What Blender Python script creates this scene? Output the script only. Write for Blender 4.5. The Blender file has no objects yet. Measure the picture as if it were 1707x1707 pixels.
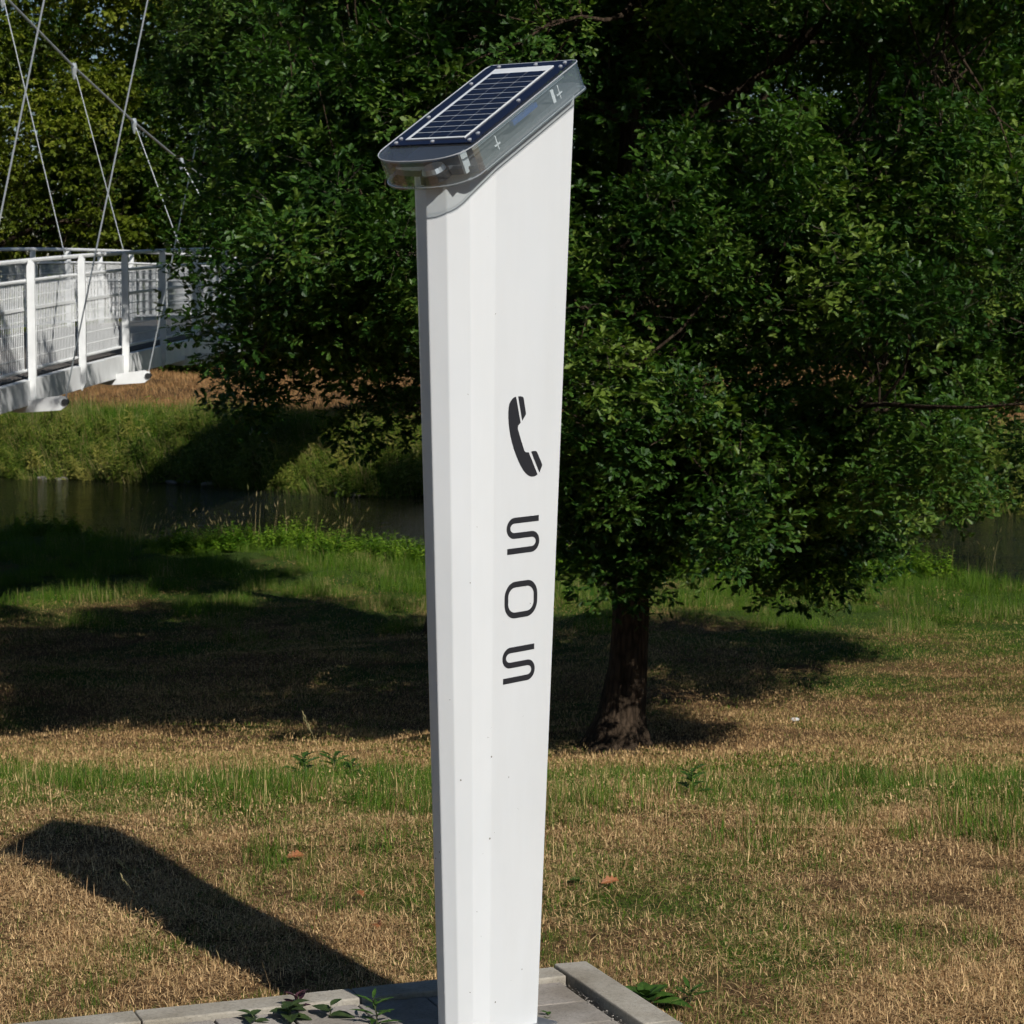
import bpy, bmesh, math, random
import numpy as np
from mathutils import Vector, Matrix, noise as mnoise

random.seed(7)
RNG = np.random.default_rng(11)
R = math.radians
scene = bpy.context.scene
COL = scene.collection

# ------------------------------------------------------------------ camera
cam_d = bpy.data.cameras.new('camera')
cam = bpy.data.objects.new('camera', cam_d)
COL.objects.link(cam)
F_PX = 4200.0
cam_d.sensor_width = 36.0
cam_d.lens = F_PX / 1707.0 * 36.0
cam_d.clip_start = 0.1
cam_d.clip_end = 3000.0
PITCH = math.atan((853.5 - 470.0) / F_PX)
cam.location = (0, 0, 1.6)
cam.rotation_euler = (math.pi / 2 - PITCH, 0, 0)
cam_d.dof.use_dof = True
cam_d.dof.focus_distance = 5.35
cam_d.dof.aperture_fstop = 30.0
scene.camera = cam

# ------------------------------------------------------------------ light
SUN_H = Vector((0.51, -0.86))          # horizontal direction towards the sun
SUN_EL = R(38.0)
sd = Vector((SUN_H.x * math.cos(SUN_EL), SUN_H.y * math.cos(SUN_EL), math.sin(SUN_EL))).normalized()
world = bpy.data.worlds.new('World')
scene.world = world
world.use_nodes = True
wn = world.node_tree
wn.nodes.clear()
wo = wn.nodes.new('ShaderNodeOutputWorld')
wb = wn.nodes.new('ShaderNodeBackground')
sky = wn.nodes.new('ShaderNodeTexSky')
sky.sky_type = 'NISHITA'
sky.sun_disc = False
sky.sun_elevation = SUN_EL
sky.sun_rotation = math.atan2(SUN_H.x, SUN_H.y)
sky.air_density = 1.0
sky.dust_density = 0.0
sky.ozone_density = 3.0
wb.inputs['Strength'].default_value = 0.05
wn.links.new(sky.outputs['Color'], wb.inputs['Color'])
wn.links.new(wb.outputs['Background'], wo.inputs['Surface'])

sun_d = bpy.data.lights.new('sun', 'SUN')
sun_d.energy = 5.0
sun_d.angle = R(0.5)
sun_d.color = (1.0, 0.97, 0.92)
sun = bpy.data.objects.new('sun', sun_d)
COL.objects.link(sun)
sun.rotation_euler = (-sd).to_track_quat('-Z', 'Y').to_euler()
sun.location = (20, -30, 40)

vs = scene.view_settings
scene.display_settings.display_device = 'sRGB'
vs.view_transform = 'Standard'
vs.look = 'None'
vs.exposure = -0.05
vs.gamma = 1.0
vs.use_curve_mapping = False
scene.cycles.max_bounces = 4
scene.cycles.transparent_max_bounces = 8
scene.cycles.diffuse_bounces = 2
scene.cycles.glossy_bounces = 2
scene.cycles.transmission_bounces = 2
scene.cycles.use_denoising = True
scene.cycles.use_light_tree = False
scene.cycles.use_adaptive_sampling = True
scene.cycles.adaptive_threshold = 0.03
scene.cycles.adaptive_min_samples = 12


# ------------------------------------------------------------------ helpers
def tag(o, label=None, cat=None, group=None, kind=None):
    if label: o['label'] = label
    if cat: o['category'] = cat
    if group: o['group'] = group
    if kind: o['kind'] = kind
    return o


def empty(name, loc=(0, 0, 0), rz=0.0):
    o = bpy.data.objects.new(name, None)
    COL.objects.link(o)
    o.location = loc
    o.rotation_euler = (0, 0, rz)
    o.empty_display_size = 0.1
    return o


def mesh_obj(name, verts, faces, mat=None, parent=None, smooth=False, link=True):
    me = bpy.data.meshes.new(name)
    me.from_pydata([tuple(v) for v in verts], [], faces)
    me.update()
    if mat: me.materials.append(mat)
    if smooth:
        me.polygons.foreach_set('use_smooth', [True] * len(me.polygons))
    o = bpy.data.objects.new(name, me)
    if link: COL.objects.link(o)
    if parent: o.parent = parent
    return o


def bm_obj(name, bm, mat=None, parent=None, smooth=False):
    me = bpy.data.meshes.new(name)
    bmesh.ops.recalc_face_normals(bm, faces=bm.faces)
    bm.to_mesh(me)
    bm.free()
    if mat: me.materials.append(mat)
    if smooth:
        me.polygons.foreach_set('use_smooth', [True] * len(me.polygons))
    o = bpy.data.objects.new(name, me)
    COL.objects.link(o)
    if parent: o.parent = parent
    return o


class MB:
    """collects shapes, builds ONE mesh object"""
    def __init__(self):
        self.v = []; self.f = []

    def box(self, c, ax, half):
        c = Vector(c)
        i = len(self.v)
        for sx in (-1, 1):
            for sy in (-1, 1):
                for sz in (-1, 1):
                    self.v.append(c + ax[0] * (sx * half[0]) + ax[1] * (sy * half[1]) + ax[2] * (sz * half[2]))
        self.f += [[i + a for a in q] for q in ((0, 1, 3, 2), (4, 6, 7, 5), (0, 4, 5, 1), (2, 3, 7, 6), (0, 2, 6, 4), (1, 5, 7, 3))]
        return self

    def bar(self, a, b, w, h, up=Vector((0, 0, 1))):
        a = Vector(a); b = Vector(b)
        d = (b - a)
        L = d.length
        d.normalize()
        s = d.cross(up)
        if s.length < 1e-4: s = d.cross(Vector((1, 0, 0)))
        s.normalize()
        u = s.cross(d).normalized()
        return self.box((a + b) / 2, (d, s, u), (L / 2, w / 2, h / 2))

    def tube(self, pts, radii, n=6, cap=True):
        pts = [Vector(p) for p in pts]
        if not hasattr(radii, '__len__'): radii = [radii] * len(pts)
        base = len(self.v)
        ref = Vector((0.31, 0.77, 0.55)).normalized()
        for k, p in enumerate(pts):
            d = (pts[min(k + 1, len(pts) - 1)] - pts[max(k - 1, 0)])
            if d.length < 1e-6: d = Vector((0, 0, 1))
            d.normalize()
            a = d.cross(ref)
            if a.length < 0.05: a = d.cross(Vector((1, 0, 0)))
            a.normalize()
            b = d.cross(a)
            for j in range(n):
                t = 2 * math.pi * j / n
                self.v.append(p + (a * math.cos(t) + b * math.sin(t)) * radii[k])
        for k in range(len(pts) - 1):
            for j in range(n):
                q = base + k * n
                self.f.append([q + j, q + (j + 1) % n, q + n + (j + 1) % n, q + n + j])
        if cap:
            self.f.append([base + j for j in range(n)][::-1])
            self.f.append([base + (len(pts) - 1) * n + j for j in range(n)])
        return self

    def poly(self, pts):
        i = len(self.v)
        self.v += [Vector(p) for p in pts]
        self.f.append(list(range(i, i + len(pts))))
        return self

    def prism(self, pts, off):
        i = len(self.v); n = len(pts)
        off = Vector(off)
        self.v += [Vector(p) for p in pts] + [Vector(p) + off for p in pts]
        self.f.append(list(range(i, i + n))[::-1])
        self.f.append(list(range(i + n, i + 2 * n)))
        for j in range(n):
            self.f.append([i + j, i + (j + 1) % n, i + n + (j + 1) % n, i + n + j])
        return self

    def build(self, name, mat, parent=None, smooth=False):
        return mesh_obj(name, self.v, self.f, mat, parent, smooth)


# ------------------------------------------------------------------ materials
class NT:
    def __init__(self, name):
        self.m = bpy.data.materials.new(name)
        self.m.use_nodes = True
        self.t = self.m.node_tree
        self.t.nodes.clear()
        self.out = self.n('ShaderNodeOutputMaterial')

    def n(self, typ, **kw):
        nd = self.t.nodes.new(typ)
        for k, v in kw.items():
            if k in nd.inputs: nd.inputs[k].default_value = v
            else: setattr(nd, k, v)
        return nd

    def l(self, a, b): self.t.links.new(a, b)

    def noise(self, scale, detail=4.0, rough=0.55, vec=None, dim='3D'):
        nd = self.n('ShaderNodeTexNoise')
        nd.inputs['Scale'].default_value = scale
        nd.inputs['Detail'].default_value = detail
        nd.inputs['Roughness'].default_value = rough
        if vec is None:
            tc = self.n('ShaderNodeTexCoord')
            vec = tc.outputs['Object']
        self.l(vec, nd.inputs['Vector'])
        return nd

    def ramp(self, fac, stops):
        r = self.n('ShaderNodeValToRGB')
        el = r.color_ramp.elements
        while len(el) < len(stops): el.new(0.5)
        for e, (p, c) in zip(el, stops):
            e.position = p
            e.color = (c[0], c[1], c[2], 1) if hasattr(c, '__len__') else (c, c, c, 1)
        self.l(fac, r.inputs['Fac'])
        return r

    def mix(self, fac, a, b, mode='MIX'):
        nd = self.n('ShaderNodeMix', data_type='RGBA', blend_type=mode)
        for s, v in ((nd.inputs[0], fac), (nd.inputs[6], a), (nd.inputs[7], b)):
            if hasattr(v, 'is_linked'): self.l(v, s)
            elif hasattr(v, '__len__'): s.default_value = (v[0], v[1], v[2], 1)
            else: s.default_value = v
        return nd.outputs[2]

    def bump(self, height, strength=0.3, dist=0.01):
        b = self.n('ShaderNodeBump')
        b.inputs['Strength'].default_value = strength
        b.inputs['Distance'].default_value = dist
        self.l(height, b.inputs['Height'])
        return b.outputs['Normal']

    def principled(self, col, rough=0.5, metal=0.0, normal=None, spec=0.5, **kw):
        p = self.n('ShaderNodeBsdfPrincipled')
        if hasattr(col, 'is_linked'): self.l(col, p.inputs['Base Color'])
        else: p.inputs['Base Color'].default_value = (col[0], col[1], col[2], 1)
        if hasattr(rough, 'is_linked'): self.l(rough, p.inputs['Roughness'])
        else: p.inputs['Roughness'].default_value = rough
        p.inputs['Metallic'].default_value = metal
        p.inputs['Specular IOR Level'].default_value = spec
        if normal is not None: self.l(normal, p.inputs['Normal'])
        for k, v in kw.items(): p.inputs[k].default_value = v
        return p

    def done(self, shader):
        self.l(shader, self.out.inputs['Surface'])
        return self.m


def simple_mat(name, col, rough=0.5, metal=0.0, var=0.12, scale=30, spec=0.5, bump=0.0):
    t = NT(name)
    nz = t.noise(scale, 5)
    c = t.ramp(nz.outputs['Fac'], [(0.3, [x * (1 - var) for x in col]), (0.7, [min(1, x * (1 + var)) for x in col])])
    nrm = t.bump(nz.outputs['Fac'], bump, 0.004) if bump else None
    return t.done(t.principled(c.outputs['Color'], rough, metal, nrm, spec).outputs[0])


def leaf_mat(name, dark, mid, light, rough=0.45, trans=0.3, spec=0.4, tcol=None):
    """colour by per-instance 'tint' plus fine noise; thin-leaf translucency"""
    t = NT(name)
    at = t.n('ShaderNodeAttribute', attribute_type='INSTANCER', attribute_name='tint')
    nz = t.n('ShaderNodeAttribute', attribute_type='GEOMETRY', attribute_name='blade')
    ad = t.n('ShaderNodeMath', operation='MULTIPLY_ADD')
    t.l(nz.outputs['Fac'], ad.inputs[0])
    ad.inputs[1].default_value = 0.7
    sub = t.n('ShaderNodeMath', operation='SUBTRACT')
    t.l(at.outputs['Fac'], sub.inputs[0]); sub.inputs[1].default_value = 0.35
    t.l(sub.outputs[0], ad.inputs[2])
    c = t.ramp(ad.outputs[0], [(0.0, dark), (0.5, mid), (1.0, light)])
    p = t.principled(c.outputs['Color'], rough, 0, None, spec)
    tr = t.n('ShaderNodeBsdfTranslucent')
    tc = t.mix(1.0, c.outputs['Color'], tcol or (1.2, 1.5, 0.35), 'MULTIPLY')
    t.l(tc, tr.inputs['Color'])
    mx = t.n('ShaderNodeMixShader')
    mx.inputs[0].default_value = trans
    t.l(p.outputs[0], mx.inputs[1]); t.l(tr.outputs[0], mx.inputs[2])
    return t.done(mx.outputs[0])


def grass_mat(name, green_a, green_b, dry_a, dry_b, trans=0.25):
    """tint 0 = green, 1 = dry straw (instancer attribute); 'rnd' varies each tuft"""
    t = NT(name)
    at = t.n('ShaderNodeAttribute', attribute_type='INSTANCER', attribute_name='tint')
    rn = t.n('ShaderNodeAttribute', attribute_type='INSTANCER', attribute_name='rnd')
    bl = t.n('ShaderNodeAttribute', attribute_type='GEOMETRY', attribute_name='blade')
    # per-blade + per-tuft variation
    s = t.n('ShaderNodeMath', operation='ADD')
    t.l(rn.outputs['Fac'], s.inputs[0]); t.l(bl.outputs['Fac'], s.inputs[1])
    fr = t.n('ShaderNodeMath', operation='FRACT'); t.l(s.outputs[0], fr.inputs[0])
    g = t.mix(fr.outputs[0], green_a, green_b)
    d = t.mix(fr.outputs[0], dry_a, dry_b)
    # each blade decides green or dry
    j = t.n('ShaderNodeMath', operation='MULTIPLY_ADD')
    fr2 = t.n('ShaderNodeMath', operation='FRACT')
    m7 = t.n('ShaderNodeMath', operation='MULTIPLY'); t.l(s.outputs[0], m7.inputs[0]); m7.inputs[1].default_value = 7.31
    t.l(m7.outputs[0], fr2.inputs[0])
    t.l(fr2.outputs[0], j.inputs[0]); j.inputs[1].default_value = 0.8
    sub = t.n('ShaderNodeMath', operation='SUBTRACT'); t.l(at.outputs['Fac'], sub.inputs[0]); sub.inputs[1].default_value = 0.4
    t.l(sub.outputs[0], j.inputs[2])
    geo = t.n('ShaderNodeNewGeometry')
    pn = t.noise(2.6, 1.5, .6, geo.outputs['Position'])
    pj = t.n('ShaderNodeMath', operation='MULTIPLY_ADD'); t.l(pn.outputs['Fac'], pj.inputs[0]); pj.inputs[1].default_value = 1.1
    ps = t.n('ShaderNodeMath', operation='SUBTRACT'); t.l(j.outputs[0], ps.inputs[0]); ps.inputs[1].default_value = .55
    t.l(ps.outputs[0], pj.inputs[2])
    rr = t.ramp(pj.outputs[0], [(0.38, 0.0), (0.62, 1.0)])
    c = t.mix(rr.outputs['Color'], g, d)
    p = t.principled(c, 0.6, 0, None, 0.25)
    tr = t.n('ShaderNodeBsdfTranslucent')
    t.l(c, tr.inputs['Color'])
    mx = t.n('ShaderNodeMixShader'); mx.inputs[0].default_value = trans
    t.l(p.outputs[0], mx.inputs[1]); t.l(tr.outputs[0], mx.inputs[2])
    return t.done(mx.outputs[0])


# ------------------------------------------------------------------ terrain
def sstep(a, b, x):
    t = np.clip((x - a) / (b - a), 0, 1)
    return t * t * (3 - 2 * t)

PROF_D = [-500, 7.8, 8.4, 9, 10, 12, 15, 18, 20, 22, 24, 28, 36, 60]
PROF_Z = [-.095, -.095, -.14, -.23, -.42, -.84, -1.40, -1.92, -2.26, -2.52, -2.64, -2.74, -2.92, -3.0]
NEAR_X = [-300, -12, -2, 5, 10, 300]
NEAR_Y = [163, 47.6, 42.6, 39.4, 38.2, -22]
FAR_Y = [180, 60.7, 54.8, 52.5, 51.4, 0]
WATER_Z = -3.1


def near_edge(x): return np.interp(x, NEAR_X, NEAR_Y) + 0.35 * np.sin(x * 1.3) + 0.25 * np.sin(x * 2.9 + 1)
def far_edge(x): return np.interp(x, NEAR_X, FAR_Y) + 0.3 * np.sin(x * 0.9 + 2) + 0.2 * np.sin(x * 2.3)


def vnoise(x, y, seed=0):
    """cheap smooth noise, vectorised sum of sines, about -1..1"""
    r = np.random.default_rng(seed)
    s = 0
    for k in range(6):
        a = r.uniform(0, 6.28); f = r.uniform(0.6, 1.6); ph = r.uniform(0, 6.28)
        s = s + np.sin((x * math.cos(a) + y * math.sin(a)) * f * 2.2 + ph + 1.3 * np.sin((x * math.sin(a) - y * math.cos(a)) * f + ph * 2))
    return s / 3.2


def ground_z(x, y):
    x = np.asarray(x, float); y = np.asarray(y, float)
    z = sum(np.interp(y + o, PROF_D, PROF_Z) for o in (-.4, -.2, 0, .2, .4)) / 5
    z = z + 0.012 * vnoise(x * 2.5, y * 2.5, 3) * sstep(6.2, 7.5, y) + 0.05 * vnoise(x * .5, y * .5, 4) * sstep(8, 14, y)
    ne, fe = near_edge(x), far_edge(x)
    z = z + (-3.7 - z) * sstep(ne - 1.4, ne + 1.6, y)
    fz = -3.7 + (-1.95 + 3.7) * sstep(fe - 2.2, fe + 4.2, y)
    fz = fz + 0.5 * sstep(4, 30, y - fe) + 1.6 * sstep(30, 220, y - fe) + 0.07 * vnoise(x * .4, y * .4, 6)
    mid = (ne + fe) / 2
    return np.where(y < mid, z, fz)


def grid_lines(parts):
    out = []
    for a, b, st in parts: out += list(np.arange(a, b, st))
    return np.array(out + [parts[-1][1]])

gx = grid_lines([(-600, -100, 50), (-100, -30, 7), (-30, -9, 1.0), (-9, 9, .2), (9, 30, 1.0), (30, 100, 7), (100, 600, 50)])
gy = grid_lines([(-60, 0, 6), (0, 4.5, .5), (4.5, 9, .08), (9, 30, .25), (30, 70, .3), (70, 120, 2), (120, 300, 12), (300, 1500, 120)])
GX, GY = np.meshgrid(gx, gy)
GZ = ground_z(GX, GY)
nv = np.stack([GX, GY, GZ], -1).reshape(-1, 3)
ncol = len(gx)
ii, jj = np.meshgrid(np.arange(len(gy) - 1), np.arange(ncol - 1), indexing='ij')
q = (ii * ncol + jj).ravel()
gf = np.stack([q, q + 1, q + ncol + 1, q + ncol], -1)


def dryness(x, y):
    """0 lush green ... 1 straw dry, over the whole ground"""
    x = np.asarray(x, float); y = np.asarray(y, float)
    yy = y - .35 + 1.2 * vnoise(x * .75, y * .3, 27) * sstep(6.8, 8.0, y) * sstep(20, 14, y)
    d = np.interp(yy, [0, 6.6, 7.35, 7.9, 9.0, 10.5, 12.5, 17, 24, 28, 32, 36, 40, 200],
                  [.74, .74, .74, .62, .44, .48, .60, .74, .74, .60, .42, .18, .08, .08])
    d = d - 0.22 * sstep(1.6, 4.2, x) * sstep(23, 28, y)
    d = d - 0.35 * sstep(0.25, .1, np.abs(x - 0.75)) * 0
    d = d + 0.30 * vnoise(x * 1.3, y * 1.1, 21) + 0.18 * vnoise(x * 4, y * 4, 22)
    d = np.where(y > 0.5 * (near_edge(x) + far_edge(x)),
                 np.interp(y - far_edge(x), [-2, 3, 4.5, 6.5, 8, 40], [.35, .22, .18, .25, .93, .93]) + 0.12 * vnoise(x * .7, y * .5, 23), d)
    return np.clip(d, 0, 1)


def ground_material():
    t = NT('ground')
    at = t.n('ShaderNodeAttribute', attribute_type='GEOMETRY', attribute_name='dry')
    geo = t.n('ShaderNodeNewGeometry')
    n1 = t.noise(45, 6, 0.7, geo.outputs['Position'])
    n2 = t.noise(6, 4, 0.6, geo.outputs['Position'])
    dry = t.ramp(n1.outputs['Fac'], [(0.30, (.034, .019, .009)), (0.5, (.105, .060, .027)), (0.72, (.28, .175, .085))])
    grn = t.ramp(n1.outputs['Fac'], [(0.30, (.012, .022, .004)), (0.5, (.036, .064, .010)), (0.72, (.090, .125, .026))])
    s = t.n('ShaderNodeMath', operation='MULTIPLY_ADD')
    t.l(n2.outputs['Fac'], s.inputs[0]); s.inputs[1].default_value = 0.5
    sb = t.n('ShaderNodeMath', operation='SUBTRACT'); t.l(at.outputs['Fac'], sb.inputs[0]); sb.inputs[1].default_value = .25
    t.l(sb.outputs[0], s.inputs[2])
    r = t.ramp(s.outputs[0], [(.25, 0.), (.65, 1.)])
    c = t.mix(r.outputs['Color'], grn.outputs['Color'], dry.outputs['Color'])
    p = t.principled(c, .9, 0, t.bump(n1.outputs['Fac'], .8, .02), .1)
    return t.done(p.outputs[0])

M_ground = ground_material()
gm = bpy.data.meshes.new('ground')
gm.from_pydata(nv.tolist(), [], gf.tolist())
a = gm.attributes.new('dry', 'FLOAT', 'POINT')
a.data.foreach_set('value', dryness(nv[:, 0], nv[:, 1]).astype(np.float32))
gm.polygons.foreach_set('use_smooth', [True] * len(gm.polygons))
gm.materials.append(M_ground)
ground = bpy.data.objects.new('ground', gm)
COL.objects.link(ground)
tag(ground, 'dry grassy riverside ground sloping down to the river', 'ground', kind='structure')

# water
t = NT('river_water')
geo = t.n('ShaderNodeNewGeometry')
mp = t.n('ShaderNodeMapping'); mp.inputs['Scale'].default_value = (0.7, 1.6, 1)
t.l(geo.outputs['Position'], mp.inputs['Vector'])
w1 = t.noise(3.2, 5, .6, mp.outputs['Vector'])
w2 = t.noise(.55, 2, .5, mp.outputs['Vector'])
wadd = t.n('ShaderNodeMath', operation='ADD'); t.l(w1.outputs['Fac'], wadd.inputs[0]); t.l(w2.outputs['Fac'], wadd.inputs[1])
M_water = t.done(t.principled((.010, .011, .006), .07, 0, t.bump(wadd.outputs[0], .5, .12), .5, IOR=1.33).outputs[0])
xs = np.array([-300, -60, -30, -12, -6, -2, 5, 10, 20, 60, 300.])
wv = []; wf = []
for k, x in enumerate(xs):
    wv += [(x, float(np.interp(x, NEAR_X, NEAR_Y)) - 2.5, WATER_Z), (x, float(np.interp(x, NEAR_X, FAR_Y)) + 2.5, WATER_Z)]
    if k: wf.append([2 * k - 2, 2 * k, 2 * k + 1, 2 * k - 1])
river = mesh_obj('river', wv, wf, M_water)
tag(river, 'dark slow river between the grassy banks', 'river', kind='structure')

# ------------------------------------------------------------------ the paved base
C_SLAB = Vector((.1764, 5.829, 0))
TS = R(69)
E1 = Vector((-math.sin(TS), -math.cos(TS), 0))       # along the back kerb, to the left
E2 = Vector((math.cos(TS), -math.sin(TS), 0))        # along the right kerb, towards the viewer
EZ = Vector((0, 0, 1))
SL1, SL2 = 1.45, 1.25


def concrete(name, base, var=.18, s=120, speck=True):
    t = NT(name)
    tc = t.n('ShaderNodeTexCoord'); oi = t.n('ShaderNodeObjectInfo')
    n1 = t.noise(s, 6, .7, tc.outputs['Object'])
    n2 = t.noise(7, 3, .5, tc.outputs['Object'])
    c = t.ramp(n1.outputs['Fac'], [(.25, [x * (1 - var * 2) for x in base]), (.5, base), (.8, [x * (1 + var) for x in base])])
    c2 = t.ramp(n2.outputs['Fac'], [(.3, (.66, .63, .58)), (.62, (1, 1, 1))])
    c3 = t.mix(1.0, c.outputs['Color'], c2.outputs['Color'], 'MULTIPLY')
    rr = t.ramp(oi.outputs['Random'], [(0, (.88, .88, .86)), (1, (1.05, 1.04, 1.02))])
    c4 = t.mix(1.0, c3, rr.outputs['Color'], 'MULTIPLY')
    return t.done(t.principled(c4, .92, 0, t.bump(n1.outputs['Fac'], .45, .003), .2).outputs[0])

M_kerb = concrete('kerb_concrete', (.37, .34, .29))
M_paver = concrete('paver_concrete', (.33, .30, .27))
slab = empty('paved_base', C_SLAB + E1 * .6 + E2 * .5)
tag(slab, 'small concrete paved base edged with kerb stones under the white pillar', 'paving')


def stone(name, o, a0, a1, b0, b1, z0, z1, mat, parent, bev=.004, jit=.0015):
    bm = bmesh.new()
    vs_ = []
    for z in (z0, z1):
        for a_, b_ in ((a0, b0), (a1, b0), (a1, b1), (a0, b1)):
            p = C_SLAB + E1 * a_ + E2 * b_ - parent.location + Vector((0, 0, z + random.uniform(-jit, jit)))
            vs_.append(bm.verts.new(p))
    for qd in ((3, 2, 1, 0), (4, 5, 6, 7), (0, 1, 5, 4), (1, 2, 6, 5), (2, 3, 7, 6), (3, 0, 4, 7)):
        bm.faces.new([vs_[k] for k in qd])
    bmesh.ops.bevel(bm, geom=list(bm.edges), offset=bev, segments=2, affect='EDGES', profile=.5)
    return bm_obj(name, bm, mat, parent)

KW = .082
xk = KW + .003
for L in (.50, .50, .40):        # back kerb
    stone('kerb_stone', None, xk, xk + L - .003, 0, KW, -.22, -.002, M_kerb, slab); xk += L
yk = -.004
for L in (.52, .5, .3):          # right kerb
    stone('kerb_stone', None, 0, KW, yk, yk + L - .003, -.22, .004, M_kerb, slab); yk += L
PA, PB = .165, .163
for i in range(8):
    for j in range(6):
        a0 = KW + .022 + i * PA; b0 = KW + .005 + j * PB
        stone('paver', None, a0, a0 + PA - .006, b0, b0 + PB - .006, -.1, -.015 + random.uniform(-.002, .002), M_paver, slab, .003)


def in_slab(x, y, m=0.0):
    dx = x - C_SLAB.x; dy = y - C_SLAB.y
    a_ = dx * E1.x + dy * E1.y; b_ = dx * E2.x + dy * E2.y
    return (a_ > -m) & (a_ < SL1 + m) & (b_ > -m) & (b_ < SL2 + m)


# ------------------------------------------------------------------ the pillar
TH = R(38.6)
EU = Vector((math.sin(TH), math.cos(TH), 0))
EN = Vector((math.cos(TH), -math.sin(TH), 0))
PC = Vector((-.0745, 5.3, 0))
S0, SK = .6414, .1913
HALF = [(.209, .093), (-.048, .093), (-.1118, .0759), (-.1478, .0412), (-.1646, .0)]
SECT = HALF + [(u, -n) for u, n in HALF[-2::-1]]
BETA = R(28.95)
Z0 = 1.896
GZ0 = -.015


def pz(z): return S0 + SK * z


def top_z(u, n):
    z = Z0
    for _ in range(20): z = Z0 + .004 + math.tan(BETA) * u * pz(z)
    return z


def white_paint():
    t = NT('white_powder_coat')
    tc = t.n('ShaderNodeTexCoord')
    n1 = t.noise(3.0, 4, .6, tc.outputs['Object'])
    c = t.ramp(n1.outputs['Fac'], [(.3, (.625, .635, .638)), (.7, (.655, .662, .662))])
    mps = t.n('ShaderNodeMapping'); mps.inputs['Scale'].default_value = (9, 9, 1.6)
    t.l(tc.outputs['Object'], mps.inputs['Vector'])
    nst = t.noise(1.0, 4, .65, mps.outputs['Vector'])
    cst = t.ramp(nst.outputs['Fac'], [(.36, (.97, .967, .96)), (.60, (1, 1, 1))])
    cw_ = t.mix(1.0, c.outputs['Color'], cst.outputs['Color'], 'MULTIPLY')
    # specks of dirt and splash marks, denser near the foot
    vo = t.n('ShaderNodeTexVoronoi'); vo.inputs['Scale'].default_value = 46; vo.inputs['Randomness'].default_value = 1
    t.l(tc.outputs['Object'], vo.inputs['Vector'])
    n2 = t.noise(11, 3, .6, tc.outputs['Object'])
    sx = t.n('ShaderNodeSeparateXYZ'); t.l(tc.outputs['Object'], sx.inputs[0])
    mr = t.n('ShaderNodeMapRange'); t.l(sx.outputs['Z'], mr.inputs[0])
    mr.inputs[1].default_value = 0.0; mr.inputs[2].default_value = 1.1; mr.inputs[3].default_value = .10; mr.inputs[4].default_value = .03
    mm = t.n('ShaderNodeMath', operation='MULTIPLY'); t.l(n2.outputs['Fac'], mm.inputs[0]); t.l(mr.outputs[0], mm.inputs[1])
    wn_ = t.n('ShaderNodeTexWhiteNoise'); t.l(vo.outputs['Position'], wn_.inputs['Vector'])
    m3 = t.n('ShaderNodeMath', operation='MULTIPLY'); t.l(mm.outputs[0], m3.inputs[0])
    pw = t.n('ShaderNodeMath', operation='POWER'); t.l(wn_.outputs['Value'], pw.inputs[0]); pw.inputs[1].default_value = 6
    m4 = t.n('ShaderNodeMath', operation='MULTIPLY'); t.l(pw.outputs[0], m4.inputs[0]); m4.inputs[1].default_value = 3.2
    t.l(m4.outputs[0], m3.inputs[1])
    lt = t.n('ShaderNodeMath', operation='LESS_THAN'); t.l(vo.outputs['Distance'], lt.inputs[0]); t.l(m3.outputs[0], lt.inputs[1])
    c2 = t.mix(lt.outputs[0], cw_, (.17, .15, .13))
    n3 = t.noise(420, 2, .5, tc.outputs['Object'])
    return t.done(t.principled(c2, .42, 0, t.bump(n3.outputs['Fac'], .06, .001), .4).outputs[0])

M_white = white_paint()
M_print = simple_mat('black_print', (.018, .018, .022), .5, var=.05)
pillar = empty('emergency_call_pillar', PC + EZ * GZ0)
tag(pillar, 'tall white tapered emergency call pillar with phone symbol and solar top', 'call pillar')


def lp(u, n, z): return PC + EU * u + EN * n + EZ * z - pillar.location

bm = bmesh.new()
lev = np.linspace(0, 1, 12)
rings = []
for f_ in lev:
    ring = []
    for (u, n) in SECT:
        zt = top_z(u, n)
        z = GZ0 + (zt - GZ0) * f_
        s = pz(z)
        ring.append(bm.verts.new(lp(u * s, n * s, z)))
    rings.append(ring)
N_ = len(SECT)
for k in range(len(rings) - 1):
    for j in range(N_):
        bm.faces.new([rings[k][j], rings[k][(j + 1) % N_], rings[k + 1][(j + 1) % N_], rings[k + 1][j]])
bm.faces.new(rings[-1]); bm.faces.new(rings[0][::-1])
body = bm_obj('body', bm, M_white, pillar)
bv = body.modifiers.new('bevel', 'BEVEL'); bv.width = .0022; bv.segments = 2; bv.limit_method = 'ANGLE'; bv.angle_limit = R(8)

# foot flange with bolts
b = MB()
b.prism([lp(u * .80, n * .95, GZ0) for u, n in SECT], (0, 0, .008))
b.build('foot_flange', simple_mat('galvanised_steel', (.42, .43, .44), .45, .8), pillar)


def on_face(u, z, eps=.0006): return lp(u, .093 * pz(z) + eps, z)


def stroke(path, t_, closed=False):
    """flat ribbon of width t_ along a 2-d path -> (verts2d, quads)"""
    P = [Vector((x, y)) for x, y in path]
    n = len(P); L = []; Rr = []
    for k in range(n):
        a_ = P[k - 1] if (k > 0 or closed) else P[k]
        b_ = P[(k + 1) % n] if (k < n - 1 or closed) else P[k]
        d = (b_ - a_).normalized()
        nn = Vector((-d.y, d.x)) * (t_ / 2)
        L.append(P[k] + nn); Rr.append(P[k] - nn)
    vs2 = L + Rr
    fs = [[k, k + 1, n + k + 1, n + k] for k in range(n - 1)]
    if closed: fs.append([n - 1, 0, n, 2 * n - 1])
    return vs2, fs


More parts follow.
